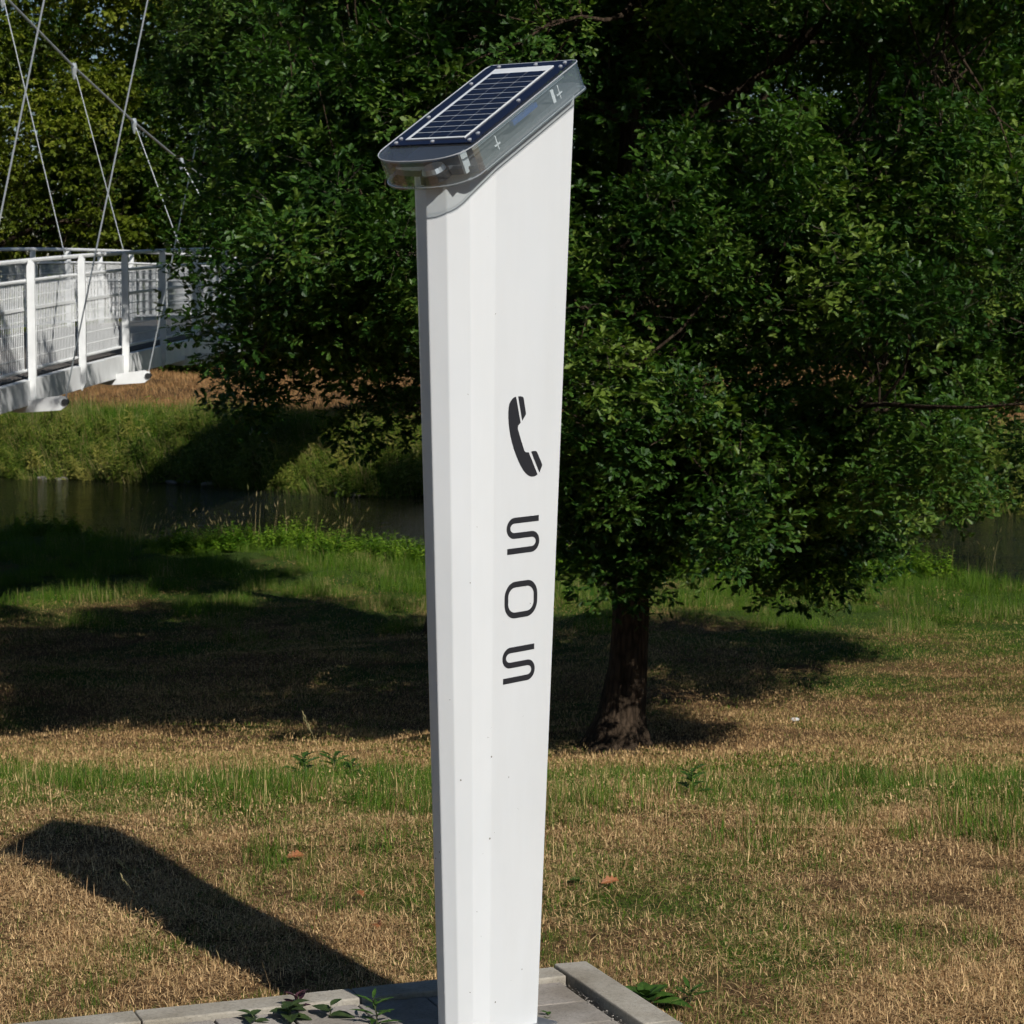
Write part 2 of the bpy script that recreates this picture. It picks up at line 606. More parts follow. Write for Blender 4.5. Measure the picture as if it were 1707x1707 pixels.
def arc(cx, cy, rx, ry, a0, a1, n=14):
    return [(cx + rx * math.cos(R(a0 + (a1 - a0) * k / n)), cy + ry * math.sin(R(a0 + (a1 - a0) * k / n))) for k in range(n + 1)]


def letter(ch, u0, z0, W, H_, t_):
    rv = (H_ - t_) / 4
    if ch == 'S':
        rh = .0205
        path = [(W - .003, H_ - t_ / 2)] + arc(t_ / 2 + rh, H_ - t_ / 2 - rv, rh, rv, 90, 270) + arc(W - t_ / 2 - rh, t_ / 2 + rv, rh, rv, 90, -90) + [(.003, t_ / 2)]
        v2, fs = stroke(path, t_)
    else:
        rx, ry = .030, .026
        x0, x1, y0, y1 = t_ / 2, W - t_ / 2, t_ / 2, H_ - t_ / 2
        path = arc(x1 - rx, y1 - ry, rx, ry, 0, 90) + arc(x0 + rx, y1 - ry, rx, ry, 90, 180) + arc(x0 + rx, y0 + ry, rx, ry, 180, 270) + arc(x1 - rx, y0 + ry, rx, ry, 270, 360)
        v2, fs = stroke(path, t_, True)
    o = mesh_obj('letter', [on_face(u0 + v.x, z0 + v.y) for v in v2], fs, M_print, pillar)
    o['label'] = 'black printed letter ' + ch

letter('S', .0019, 1.0295, .112, .0770, .0124)
letter('O', -.0018, .8925, .1115, .0780, .0124)
letter('S', -.0063, .7550, .111, .0765, .0122)
PH_BODY = [(.0276, 1.361), (.0216, 1.3602), (.0162, 1.3578), (.0100, 1.3530), (.0056, 1.3475), (.0030, 1.3395), (.0022, 1.3298), (.0026, 1.318), (.004, 1.3059), (.0064, 1.294), (.0096, 1.2819), (.0152, 1.2672), (.0217, 1.2534), (.0287, 1.2406), (.0363, 1.2287), (.0452, 1.2164), (.0548, 1.2056), (.063, 1.1988), (.0712, 1.1938), (.0778, 1.1912), (.0843, 1.1898), (.0912, 1.1898), (.098, 1.191), (.1044, 1.1934), (.0733, 1.2419), (.0675, 1.2422), (.0623, 1.2433), (.0595, 1.2446), (.0577, 1.2467), (.046, 1.27), (.0348, 1.2934), (.0350, 1.2975), (.0366, 1.3005), (.0442, 1.3058)]
PH_EAR = [(.0346, 1.3615), (.041, 1.3615), (.048, 1.3606), (.0512, 1.3594), (.0532, 1.3569), (.0617, 1.3254), (.0616, 1.3225), (.0492, 1.3095)]
PH_MOUTH = [(.0811, 1.2431), (.089, 1.2440), (.096, 1.2439), (.0995, 1.2428), (.102, 1.2404), (.1197, 1.214), (.1195, 1.2105), (.1178, 1.208), (.1109, 1.1971)]
m = MB()
for pl in (PH_BODY, PH_EAR, PH_MOUTH): m.poly([on_face(u, z) for u, z in pl])
o = m.build('phone_symbol', M_print, pillar)
o['label'] = 'black telephone handset symbol'

# --- solar head: clear cover, tray, panel
ES = EU * math.cos(BETA) + EZ * math.sin(BETA)
ET = EU * -math.sin(BETA) + EZ * math.cos(BETA)
HT, HN, SB, SF = .056, .122, .240, -.148


def hp(s, n, t_): return PC + EZ * Z0 + ES * s + EN * (n + .010) + ET * t_ - pillar.location


def d_outline(off=0.0, n=18, front=.073):
    hn = HN - off; sb = SB - off
    r = .016
    pts = []
    pts += [(sb - r + r * math.cos(R(a_)), hn - r + r * math.sin(R(a_))) for a_ in (0, 30, 60, 90)]
    for k in range(n + 1):
        a_ = math.pi / 2 + math.pi * k / n
        c_, s_ = math.cos(a_), math.sin(a_)
        e = .80
        pts.append((SF + (front - off) * math.copysign(abs(c_) ** e, c_), hn * math.copysign(abs(s_) ** e, s_)))
    pts += [(sb - r + r * math.cos(R(a_)), -hn + r + r * math.sin(R(a_))) for a_ in (-90, -60, -30, 0)]
    return pts

t = NT('clear_acrylic')
lw = t.n('ShaderNodeLayerWeight'); lw.inputs['Blend'].default_value = .35
trn = t.n('ShaderNodeBsdfTransparent'); trn.inputs['Color'].default_value = (.93, .95, .95, 1)
gl = t.n('ShaderNodeBsdfGlossy'); gl.inputs['Roughness'].default_value = .04; gl.inputs['Color'].default_value = (.95, .97, 1, 1)
df = t.n('ShaderNodeBsdfDiffuse'); df.inputs['Color'].default_value = (.62, .64, .66, 1)
m1 = t.n('ShaderNodeMixShader'); m1.inputs[0].default_value = .035
t.l(trn.outputs[0], m1.inputs[1]); t.l(df.outputs[0], m1.inputs[2])
rmp = t.ramp(lw.outputs['Fresnel'], [(0.0, .02), (.7, .28)])
m2 = t.n('ShaderNodeMixShader'); t.l(rmp.outputs['Color'], m2.inputs[0])
t.l(m1.outputs[0], m2.inputs[1]); t.l(gl.outputs[0], m2.inputs[2])
M_clear = t.done(m2.outputs[0])

M_tray = simple_mat('grey_plastic_tray', (.13, .13, .135), .5, var=.1, scale=20)
M_navy = simple_mat('navy_panel_plate', (.006, .009, .026), .14, var=.1, scale=8, spec=.4)
M_cell = simple_mat('solar_cell', (.005, .008, .022), .12, var=.15, scale=25, spec=.4)
M_back = simple_mat('white_panel_backing', (.66, .68, .69), .35, var=.04)
M_chrome = simple_mat('bright_screw', (.80, .80, .81), .38, .75, var=.05)
M_blue = simple_mat('blue_battery_wrap', (.015, .07, .28), .35)
M_dark = simple_mat('black_rubber', (.02, .02, .022), .5)
M_alu = simple_mat('brushed_aluminium', (.55, .56, .58), .35, .9)

outer = d_outline(0); inner = d_outline(.005)
no = len(outer)
v = []; f_ = []
for pts in (outer, inner):
    for tt in (0.0, HT): v += [hp(s, n, tt) for s, n in pts]
for k in range(no):
    k2 = (k + 1) % no
    f_.append([k, k2, no + k2, no + k])
    f_.append([2 * no + k2, 2 * no + k, 3 * no + k, 3 * no + k2])
    f_.append([no + k, no + k2, 3 * no + k2, 3 * no + k])
head = mesh_obj('solar_head', v, f_, M_clear, pillar)
head['label'] = 'clear acrylic housing under the solar panel'
# clear top sheet and lower rim
v = [hp(s, n, HT + .0005) for s, n in outer] + [hp(s, n, HT + .0045) for s, n in outer]
f_ = [list(range(no))[::-1], list(range(no, 2 * no))] + [[k, (k + 1) % no, no + (k + 1) % no, no + k] for k in range(no)]
mesh_obj('clear_lid', v, f_, M_clear, head)
ro, ri = d_outline(-.002), d_outline(.005)
v = [hp(s_, n_, tt) for pts, tt in ((ro, -.003), (ro, .002), (ri, -.003), (ri, .002)) for s_, n_ in pts]
f_ = []
for k in range(no):
    k2 = (k + 1) % no
    f_ += [[k, k2, no + k2, no + k], [2 * no + k2, 2 * no + k, 3 * no + k, 3 * no + k2], [no + k, no + k2, 3 * no + k2, 3 * no + k], [k2, k, 2 * no + k, 2 * no + k2]]
mesh_obj('lower_rim', v, f_, M_clear, head)
# inner tray (lower, set back from the clear wall)
tr = [(s * .97 + .004, n * 1.055) for s, n in d_outline(.010, front=.045)]
v = [hp(s, n, .0025) for s, n in tr] + [hp(s, n * .97, .016) for s, n in tr]
mesh_obj('inner_tray', v, [list(range(no))[::-1], list(range(no, 2 * no))] + [[k, (k + 1) % no, no + (k + 1) % no, no + k] for k in range(no)], M_tray, head)
# sensor collar at the nose, battery and clips behind the clear side
m = MB(); m.tube([hp(-.185, .02, .004), hp(-.185, .02, .020)], [.034, .030], 20); m.build('sensor_collar', M_dark, head, False)
m = MB(); m.tube([hp(-.185, .02, .0205), hp(-.185, .02, .030)], [.026, .022], 20); m.build('sensor_ring', M_alu, head)
AX = (ES, EN, ET)
m = MB(); m.box(hp(.03, .108, .038), AX, (.045, .006, .005)); m.build('battery', M_blue, head)
m = MB(); m.box(hp(.02, .108, .048), AX, (.17, .002, .0016)); m.build('light_strip', M_back, head)
for s in (-.085, .150):
    m = MB(); m.box(hp(s, .1165, .030), AX, (.0013, .0014, .015)); m.box(hp(s, .1165, .026), AX, (.010, .0014, .0013))
    m.build('clip', M_back, head)
m = MB(); m.box(hp(.128, .1155, .030), AX, (.005, .002, .014)); m.build('clip', M_back, head)
m = MB(); m.box(hp(-.165, .090, .028), AX, (.010, .003, .022)); m.build('sensor_window', M_back, head)

M_edge_glint = simple_mat('painted_edge_glint', (.50, .52, .54), .15, .3, var=.05)  # pale colour standing in for light caught along the acrylic edges
for tt, rr_ in ((HT + .0045, .0013), (.0005, .0010)):  # thin whitish tubes added as edge highlights, top and bottom outline
    pts_ = [hp(s_, n_, tt) for s_, n_ in d_outline(-.0006)]
    m = MB(); m.tube(pts_ + pts_[:1], rr_, 5, False); m.build('edge_glint', M_edge_glint, head)
PW, PS0, PS1 = .110, -.150, .232
TP = HT + .005
m = MB()
m.prism([hp(PS0, -PW, TP), hp(PS1, -PW, TP), hp(PS1, PW, TP), hp(PS0, PW, TP)], ET * .003)
panel = m.build('solar_panel', M_navy, pillar)
WB0, WB1, WN = -.130, .206, .079
m = MB(); m.prism([hp(WB0, -WN, TP + .0032), hp(WB1, -WN, TP + .0032), hp(WB1, WN, TP + .0032), hp(WB0, WN, TP + .0032)], ET * .0022)
m.build('backing_sheet', M_back, panel)
NR, NC = 12, 3
cs0, cs1, cn0, cn1 = WB0 + .004, WB1 - .026, -.069, .0775
ch, cw = (cs1 - cs0) / NR, (cn1 - cn0) / NC
for i in range(NR):
    for j in range(NC):
        s_ = cs0 + (i + .5) * ch; n_ = cn0 + (j + .5) * cw
        m = MB(); m.box(hp(s_, n_, TP + .0060), AX, (ch / 2 - .0017, cw / 2 - .0011, .0004)); m.build('cell', M_cell, panel)
for s_, n_ in [(PS0 + .011, -PW + .012), (PS0 + .011, 0), (PS0 + .011, PW - .012), (PS1 - .011, -PW + .03), (PS1 - .011, .02), (PS1 - .011, PW - .012),
               (-.02, -PW + .011), (.14, -PW + .011), (PS0 + .03, -PW + .011), (-.02 + .06, PW - .011), (PS0 + .04, PW - .011), (PS1 - .03, PW - .011)]:
    m = MB(); m.tube([hp(s_, n_, TP + .0025), hp(s_, n_, TP + .0048), hp(s_, n_, TP + .0062)], [.0046, .0046, .0026], 10)
    m.build('screw', M_chrome, panel)


# ------------------------------------------------------------------ scattering (geometry nodes) for foliage and grass
HOLD = {}


def src_collection(name, objs):
    c = bpy.data.collections.new(name)
    for o in objs: c.objects.link(o)
    return c


def gn_group():
    g = bpy.data.node_groups.new('scatter_leaves', 'GeometryNodeTree')
    g.interface.new_socket('Geometry', in_out='INPUT', socket_type='NodeSocketGeometry')
    s = g.interface.new_socket('Source', in_out='INPUT', socket_type='NodeSocketCollection')
    g.interface.new_socket('Geometry', in_out='OUTPUT', socket_type='NodeSocketGeometry')
    N = g.nodes
    gi = N.new('NodeGroupInput'); go = N.new('NodeGroupOutput')
    ci = N.new('GeometryNodeCollectionInfo'); ci.inputs['Separate Children'].default_value = True; ci.inputs['Reset Children'].default_value = True
    ip = N.new('GeometryNodeInstanceOnPoints'); ip.inputs['Pick Instance'].default_value = True

    def na(name, typ):
        n = N.new('GeometryNodeInputNamedAttribute'); n.data_type = typ; n.inputs['Name'].default_value = name
        return n.outputs['Attribute']
    g.links.new(gi.outputs['Geometry'], ip.inputs['Points'])
    g.links.new(gi.outputs['Source'], ci.inputs['Collection'])
    g.links.new(ci.outputs[0], ip.inputs['Instance'])
    g.links.new(na('idx', 'INT'), ip.inputs['Instance Index'])
    er = N.new('FunctionNodeEulerToRotation')
    g.links.new(na('rot', 'FLOAT_VECTOR'), er.inputs[0])
    g.links.new(er.outputs[0], ip.inputs['Rotation'])
    g.links.new(na('scl', 'FLOAT'), ip.inputs['Scale'])
    g.links.new(ip.outputs['Instances'], go.inputs['Geometry'])
    return g, s.identifier

GN, GN_ID = gn_group()


def scatter(name, pts, rot, scl, tint, srccol, parent=None, loc=None):
    pts = np.asarray(pts, np.float32); n = len(pts)
    if loc is not None: pts = pts - np.asarray(loc, np.float32)
    me = bpy.data.meshes.new(name)
    me.vertices.add(n)
    me.vertices.foreach_set('co', pts.ravel())
    for nm, ty, arr, key in (('rot', 'FLOAT_VECTOR', rot, 'vector'), ('scl', 'FLOAT', scl, 'value'), ('tint', 'FLOAT', tint, 'value'), ('rnd', 'FLOAT', RNG.random(n), 'value')):
        at_ = me.attributes.new(nm, ty, 'POINT')
        at_.data.foreach_set(key, np.asarray(arr, np.float32).ravel())
    at_ = me.attributes.new('idx', 'INT', 'POINT')
    at_.data.foreach_set('value', RNG.integers(0, len(srccol.objects), n).astype(np.int32))
    o = bpy.data.objects.new(name, me)
    COL.objects.link(o)
    if parent: o.parent = parent
    md = o.modifiers.new('scatter', 'NODES'); md.node_group = GN
    md[GN_ID] = srccol
    o['kind'] = 'stuff'
    return o


OAK_HALF = [(0, .012), (.10, .03), (.20, .13), (.27, .14), (.33, .075), (.42, .19), (.51, .215), (.57, .12), (.66, .235), (.76, .24), (.80, .15), (.90, .15), (1.0, .0)]
OVAL_HALF = [(0, .01), (.15, .15), (.35, .27), (.6, .27), (.82, .15), (1.0, .0)]
LANCE_HALF = [(0, .01), (.2, .09), (.5, .12), (.8, .07), (1, 0)]


def add_leaf(V, Fc, half, pos, d, up, L, fold=.35, curl=.12):
    """a folded two-half leaf blade from pos along d, facing up"""
    d = d.normalized(); sd_ = d.cross(up)
    if sd_.length < 1e-3: sd_ = d.cross(Vector((1, 0, .2)))
    sd_.normalize(); up = sd_.cross(d).normalized()
    xs_ = [p[0] for p in half]
    for sgn in (1, -1):
        i = len(V)
        edge = [pos + d * (x * L) + sd_ * (sgn * y * L) + up * (y * fold * L - curl * x * x * L) for x, y in half]
        mid = [pos + d * (x * L) + up * (-curl * x * x * L) for x in (.75, .4)]
        V += edge + mid
        loop = list(range(i, i + len(edge) + 2))
        Fc.append(loop if sgn < 0 else loop[::-1])


def clump_obj(name, mat, half, n, rad, L, flat=.75, droop=0.0, twig_mat=None, layers=0):
    """a bushy clump of many leaves on fine twigs, one mesh"""
    V, Fc, A = [], [], []
    m = MB()
    k = 0
    while k < n:
        # a small rosette of leaves at the end of a twig
        p = Vector((random.gauss(0, 1), random.gauss(0, 1), random.gauss(0, 1)))
        p = p.normalized() * (rad * (.25 + .75 * random.random() ** .6)); p.z *= flat
        if layers: p.z = round(p.z / (rad * .45)) * rad * .45 + random.gauss(0, .05 * rad)
        out = Vector((p.x, p.y, p.z * .6 + .05 * rad)).normalized()
        q0 = p * .35 + Vector((0, 0, -.1 * rad))
        if random.random() < .15: m.tube([q0, p], [.0025, .001], 3, False)
        val = random.random() * .5
        for j in range(random.randint(4, 8)):
            d = (out * .7 + Vector((random.gauss(0, .8), random.gauss(0, .8), random.gauss(0, .38) - droop))).normalized()
            up = Vector((random.gauss(0, .45), random.gauss(0, .45), 1))
            i = len(V)
            add_leaf(V, Fc, half, p + d * (.25 * L * random.random()) - out * (random.random() * .5 * L), d, up, L * random.uniform(.6, 1.15), random.uniform(.0, .5), random.uniform(-.1, .3))
            A += [min(1, val + random.random() * .5)] * (len(V) - i)
            k += 1
    nl = len(Fc); nt = len(m.f); i = len(m.v)
    me = bpy.data.meshes.new(name)
    me.from_pydata([tuple(v_) for v_ in m.v + V], [], m.f + [[x + i for x in q_] for q_ in Fc])
    at_ = me.attributes.new('blade', 'FLOAT', 'POINT'); at_.data.foreach_set('value', [.5] * i + A)
    me.materials.append(mat)
    if twig_mat:
        me.materials.append(twig_mat)
        me.polygons.foreach_set('material_index', [1] * nt + [0] * nl)
    return bpy.data.objects.new(name, me)


def bark(name, a_, b_, sc=14):
    t = NT(name)
    tc = t.n('ShaderNodeTexCoord')
    mp = t.n('ShaderNodeMapping'); mp.inputs['Scale'].default_value = (1, 1, .22)
    t.l(tc.outputs['Object'], mp.inputs['Vector'])
    n1 = t.noise(sc, 6, .65, mp.outputs['Vector'])
    vo = t.n('ShaderNodeTexVoronoi', feature='DISTANCE_TO_EDGE'); vo.inputs['Scale'].default_value = sc * 1.6
    t.l(mp.outputs['Vector'], vo.inputs['Vector'])
    ad = t.n('ShaderNodeMath', operation='ADD'); t.l(n1.outputs['Fac'], ad.inputs[0]); t.l(vo.outputs['Distance'], ad.inputs[1])
    c = t.ramp(ad.outputs[0], [(.4, a_), (.8, b_)])
    return t.done(t.principled(c.outputs['Color'], .95, 0, t.bump(ad.outputs[0], 1.0, .03), .1).outputs[0])

M_bark = bark('oak_bark', (.016, .011, .007), (.062, .043, .028))
M_twig = simple_mat('twig', (.045, .034, .022), .9)
M_oak = leaf_mat('oak_leaf', (.011, .038, .004), (.042, .098, .011), (.135, .190, .030), .48, .24, .3)
M_oak2 = leaf_mat('oak_leaf_dull', (.011, .036, .005), (.040, .086, .011), (.110, .155, .028), .48, .24, .28)
M_lime = leaf_mat('yellowing_leaf', (.040, .062, .005), (.100, .132, .010), (.20, .22, .024), .5, .3, .2)
M_far = leaf_mat('far_leaf', (.015, .042, .004), (.040, .086, .008), (.085, .135, .016), .5, .3, .2)
SRC_oak = src_collection('oak_clumps', [clump_obj('oak_clump', M_oak, OAK_HALF, 300, .40, .077, .75, 0, M_twig) for _ in range(6)])
SRC_oak2 = src_collection('oak_clumps_dull', [clump_obj('oak_clump_dull', M_oak2, OAK_HALF, 300, .62, .095, .75, 0, M_twig) for _ in range(4)])
SRC_lime = src_collection('lime_clumps', [clump_obj('lime_clump', M_lime, OVAL_HALF, 260, 1.0, .16, .6, .35, M_twig, 1) for _ in range(4)])
SRC_far = src_collection('far_clumps', [clump_obj('far_clump', M_far, OVAL_HALF, 260, 1.0, .16, .75, .1, M_twig) for _ in range(4)])


def dir_euler(d, roll):
    d = d / np.linalg.norm(d, axis=1, keepdims=True)
    return np.stack([roll, -np.arcsin(np.clip(d[:, 2], -1, 1)), np.arctan2(d[:, 1], d[:, 0])], -1)


def curve_pts(a, b, sag, n=7, wob=.06):
    a = np.asarray(a, float); b = np.asarray(b, float)
    L = np.linalg.norm(b - a)
    ts = np.linspace(0, 1, n)
    o1, o2 = RNG.normal(0, wob * L, 3), RNG.normal(0, wob * L * .6, 3)
    P = a + (b - a) * ts[:, None]
    P += np.sin(np.pi * ts)[:, None] * o1 + np.sin(2 * np.pi * ts)[:, None] * o2
    P[:, 2] += sag * L * np.sin(np.pi * ts)
    return P


def make_tree(name, label, base, trunk_pts, trunk_r, limb_targets, clusters, src, per, rad, tint=(.5, .22), scale=(.8, 1.25), bark_mat=None,
              limb_r=.09, group=None, extra_twigs=0, outward=.7):
    """clusters: (N,3) centres of leaf clumps; each is joined to the nearest limb by a branch"""
    bark_mat = bark_mat or M_bark
    root = empty(name, base)
    tag(root, label, 'tree', group)
    B = np.array(base, float)
    tp = np.array(trunk_pts)
    m = MB()
    zz = np.concatenate([np.linspace(0, 1, 14) ** 1.6 * (tp[3][2] - B[2]), [p[2] - B[2] for p in tp[4:]]])
    cx_ = [np.interp(z_ + B[2], tp[:, 2], tp[:, 0]) - B[0] for z_ in zz]; cy_ = [np.interp(z_ + B[2], tp[:, 2], tp[:, 1]) - B[1] for z_ in zz]
    rr_ = [np.interp(z_ + B[2], tp[:, 2], trunk_r) for z_ in zz]
    m.tube([Vector(q_) for q_ in zip(cx_, cy_, zz)], rr_, 24, True)
    ph = random.uniform(0, 6)
    for k_, v_ in enumerate(m.v):
        z_ = v_.z; c_ = Vector((np.interp(z_, zz, cx_), np.interp(z_, zz, cy_), z_)); r_ = v_ - c_
        an = math.atan2(r_.y, r_.x)
        fl = math.exp(-z_ / .28)
        k2 = 1 + fl * (.16 * math.sin(an * 5 + ph) + .12 * math.sin(an * 3 + ph * 2)) + .05 * mnoise.noise(Vector((math.cos(an) * 2, math.sin(an) * 2, z_ * 1.6 + ph))) + .03 * math.sin(an * 9 + z_ * 2)
        m.v[k_] = c_ + r_ * k2
    tk = m.build('trunk', bark_mat, root, True)
    # limbs
    m = MB()
    skel = []
    top = tp[len(tp) // 2:]
    skel += [p for p in tp[len(tp) // 3:]]
    for tgt in limb_targets:
        tgt = np.array(tgt)
        h0 = tgt[2] - np.linalg.norm(tgt[:2] - B[:2]) * .35
        h0 = np.clip(h0, B[2] + (tp[-1][2] - B[2]) * .22, tp[-1][2])
        k = np.argmin(np.abs(tp[:, 2] - h0)); k = int(k)
        a0 = np.array([np.interp(h0, tp[:, 2], tp[:, i]) for i in range(3)])
        P = curve_pts(a0, tgt, .08, 10, .05)
        r0 = limb_r * random.uniform(.75, 1.15)
        m.tube([Vector(p - B) for p in P], np.linspace(r0, r0 * .22, 10), 7, True)
        skel += list(P[2:])
        for _ in range(5):      # secondary limbs
            q0 = P[random.randint(3, 8)]
            e = q0 + RNG.normal(0, 1, 3) * np.array([1.0, 1.0, .6]) * (.16 * np.linalg.norm(tgt - a0) + .35)
            P2 = curve_pts(q0, e, .05, 6, .06)
            m.tube([Vector(p - B) for p in P2], np.linspace(r0 * .35, r0 * .12, 6), 5, False)
            skel += list(P2[2:])
    sk = np.array(skel)
    branch_ends = []
    for c in clusters:
        d2 = np.sum((sk - c) ** 2, 1)
        j = int(np.argsort(d2)[random.randint(0, 5)])
        P = curve_pts(sk[j], c, random.uniform(-.02, .10), 6, .08)
        L = math.sqrt(d2[j])
        r0 = min(.018, .006 + .006 * L)
        m.tube([Vector(p - B) for p in P], np.linspace(r0, .004, 6), 4, False)
        branch_ends.append(P)
        for _ in range(extra_twigs):
            e = c + RNG.normal(0, rad * .8, 3)
            P2 = curve_pts(P[random.randint(3, 5)], e, .05, 4, .1)
            m.tube([Vector(p - B) for p in P2], np.linspace(.006, .002, 4), 3, False)
    m.build('limbs', bark_mat, root, True)
    # leaves
    n = len(clusters); cl = np.asarray(clusters)
    cnt = np.maximum(1, np.round(RNG.normal(per, per * .3, n))).astype(int)
    idx = np.repeat(np.arange(n), cnt)
    r_ = rad * RNG.uniform(.65, 1.35, n)[idx]
    off = RNG.normal(0, 1, (len(idx), 3))
    off /= np.linalg.norm(off, axis=1, keepdims=True)
    off *= (r_ * RNG.random(len(idx)) ** .45)[:, None]
    off[:, 2] *= .72
    pts = cl[idx] + off
    axis = np.array([B[0], B[1], 0])
    rot = np.stack([RNG.normal(0, .22, len(idx)), RNG.normal(0, .22, len(idx)), RNG.uniform(0, 6.283, len(idx))], -1)
    tn = np.clip(RNG.normal(tint[0], tint[1] * .6, n)[idx] + RNG.normal(0, tint[1], len(idx)), 0, 1)
    o = scatter('crown', pts, rot, RNG.uniform(scale[0], scale[1], len(idx)), tn, src, root, B)
    return root


def crown_clusters(n, c, rad, zlow=None, shell=.55, seed=0, gaps=.0):
    r = np.random.default_rng(seed)
    out = []
    c = np.array(c); rad = np.array(rad)
    while len(out) < n:
        p = r.normal(0, 1, 3); p /= np.linalg.norm(p)
        q = p * (shell + (1 - shell) * r.random() ** .7) * (1 + .10 * math.sin(p[0] * 5 + seed) + .10 * math.sin(p[2] * 6 + seed * 2))
        w = c + q * rad
        if zlow is not None and w[2] < zlow(w[0], w[1]): continue
        if gaps and mnoise.noise(Vector(w * .75) + Vector((seed * 7.1, 0, 0))) < -gaps: continue
        out.append(w)
    return np.array(out)


# ---- the oak beside the pillar
TB = np.array([1.0, 22.0, -2.55])
tb = TB.copy(); tb[2] = float(ground_z(TB[0], TB[1])) - .05
trunk = [tb + np.array(v_) for v_ in [(-.09, -.05, 0), (-.075, -.03, .12), (-.035, 0, .35), (.025, 0, .8), (.045, 0, 1.3), (.01, 0, 1.8), (0, .02, 2.4), (.05, .05, 3.3), (.0, .1, 4.6), (.1, .1, 6.0), (.05, .15, 7.6), (.1, .2, 9.2)]]
trunk_r = [.36, .285, .205, .170, .158, .155, .16, .16, .14, .11, .08, .03]


def oak_low(x, y):
    # low skirts to the right, higher and arching on the left
    a_ = np.interp(x, [-4, -.9, -.1, .5, 2.0, 2.9, 5.5], [.80, .82, .72, -.15, -.1, -.05, .1])
    return a_ + .18 * math.sin(x * 3.1 + 1) + .12 * math.sin(x * 7 + y * 2)

cl_low = crown_clusters(430, (1.12, 22.1, 1.6), (4.1, 3.7, 3.6), oak_low, .50, 5, .26)
cl_low = np.vstack([cl_low, crown_clusters(75, (-1.15, 21.3, 2.1), (1.6, 1.6, 1.9), oak_low, .3, 12)])
cl_low = np.vstack([cl_low, crown_clusters(46, (1.9, 21.6, .0), (2.4, 2.3, .8), lambda x, y: (-.75 if x > .4 else .9), .5, 9)])
cl_low = np.vstack([cl_low, np.array([[2.55, 21.2, -.85], [2.5, 21.3, -.55], [3.3, 21.5, -.5], [4.0, 21.8, -.4], [3.6, 21.2, -.3], [1.9, 21.0, -.55], [1.3, 20.9, -.55], [.95, 20.9, -.62], [.75, 20.8, -.4], [1.5, 20.9, -.45], [2.3, 21.0, -.45], [2.8, 21.1, -.6], [2.7, 21.3, -.3], [2.2, 21.2, -.7], [3.0, 21.0, -.35], [1.7, 20.8, -.3], [1.15, 20.7, -.35], [.55, 20.9, -.25], [.95, 20.5, -.72], [1.15, 20.6, -.62], [.72, 20.7, -.6], [4.5, 22.0, -.35], [4.3, 21.6, -.1], [3.8, 21.5, -.6],
                                      [-2.5, 21.5, .75], [-1.9, 21.2, .62], [-1.2, 21.0, .52], [-.9, 20.8, .6]])])
cl_low = np.vstack([cl_low, crown_clusters(75, (5.2, 26.0, 1.2), (1.8, 1.9, 2.6), oak_low, .4, 19)])
cl_top = crown_clusters(120, (1.7, 22.4, 4.0), (3.8, 3.9, 3.8), lambda x, y: 3.6, .45, 6)
cl_low = cl_low[cl_low[:, 0] > -2.3 + .25 * np.sin(cl_low[:, 2] * 2.3)]
rb_ = (cl_low[:, 0] > 3.1) & (cl_low[:, 1] < 23.6) & (cl_low[:, 2] < 1.6)
cl_low[rb_, 2] = 1.6 - (1.6 - cl_low[rb_, 2]) * (cl_low[rb_, 1] + 3.4) / cl_low[rb_, 1]
cl_low[rb_, 0] *= (cl_low[rb_, 1] + 3.4) / cl_low[rb_, 1]
cl_low[rb_, 1] += 3.4
cl_low = cl_low[~((cl_low[:, 0] > 4.2) & (cl_low[:, 2] < .55))]
limbs = [(-2.2, 20.6, 1.0), (-2.2, 22.8, 2.2), (-1.0, 19.6, 2.0), (1.0, 19.3, 1.0), (3.0, 19.8, .6), (4.4, 24.4, .4), (4.8, 25.4, 2.2), (4.6, 23.0, 3.0), (2.4, 24.8, 1.6), (-.6, 24.8, 1.4), (-2.4, 21.2, 4.2), (3.8, 20.2, 4.0), (.8, 19.2, 4.4), (1.6, 25.0, 5.0),
         (-1.0, 23.6, 6.0), (3.0, 23.4, 6.2), (.6, 20.8, 6.6), (2.0, 22.0, 7.2)]
cl_low = np.vstack([cl_low] + [np.array(l_) + RNG.normal(0, .35, (3, 3)) for l_ in limbs])
make_tree('oak_tree', 'spreading oak with dark trunk on the grass right behind the pillar', tb, trunk, trunk_r, limbs, np.vstack([cl_low, cl_top]), SRC_oak, 2.9, .40,
          tint=(.42, .22), scale=(.75, 1.2), limb_r=.07, extra_twigs=0)

# ---- oak standing right behind it, nearer the river
B3 = np.array([-.8, 31.4, float(ground_z(-.8, 31.4)) - .05])
tr3 = [B3 + np.array(v_) for v_ in [(0, 0, 0), (.0, 0, .5), (0, 0, 1.5), (.02, 0, 3.5), (.0, .1, 6), (.1, 0, 9), (0, 0, 13)]]
cl3 = crown_clusters(200, (-1.6, 31.4, 6.4), (2.5, 2.9, 5.4), lambda x, y: 2.7 + .4 * math.sin(x * 2), .4, 17, .3)
lim3 = [(-1.5 + 1.8 * math.cos(a_), 31.4 + 2.0 * math.sin(a_), z_) for a_, z_ in ((0, 3.5), (1, 4), (2, 3.5), (3, 4), (4, 3.4), (5, 3.6), (.5, 6), (1.7, 7), (2.9, 6), (4.1, 7), (5.3, 6), (1, 10), (3, 9.6), (5, 10))]
make_tree('oak_tree', 'oak hidden behind the nearest oak, its crown showing through left of the pillar', B3, tr3, [.30, .22, .17, .16, .13, .09, .03], lim3, cl3, SRC_oak2, 3, .55, tint=(.42, .2), scale=(.8, 1.15), limb_r=.08)

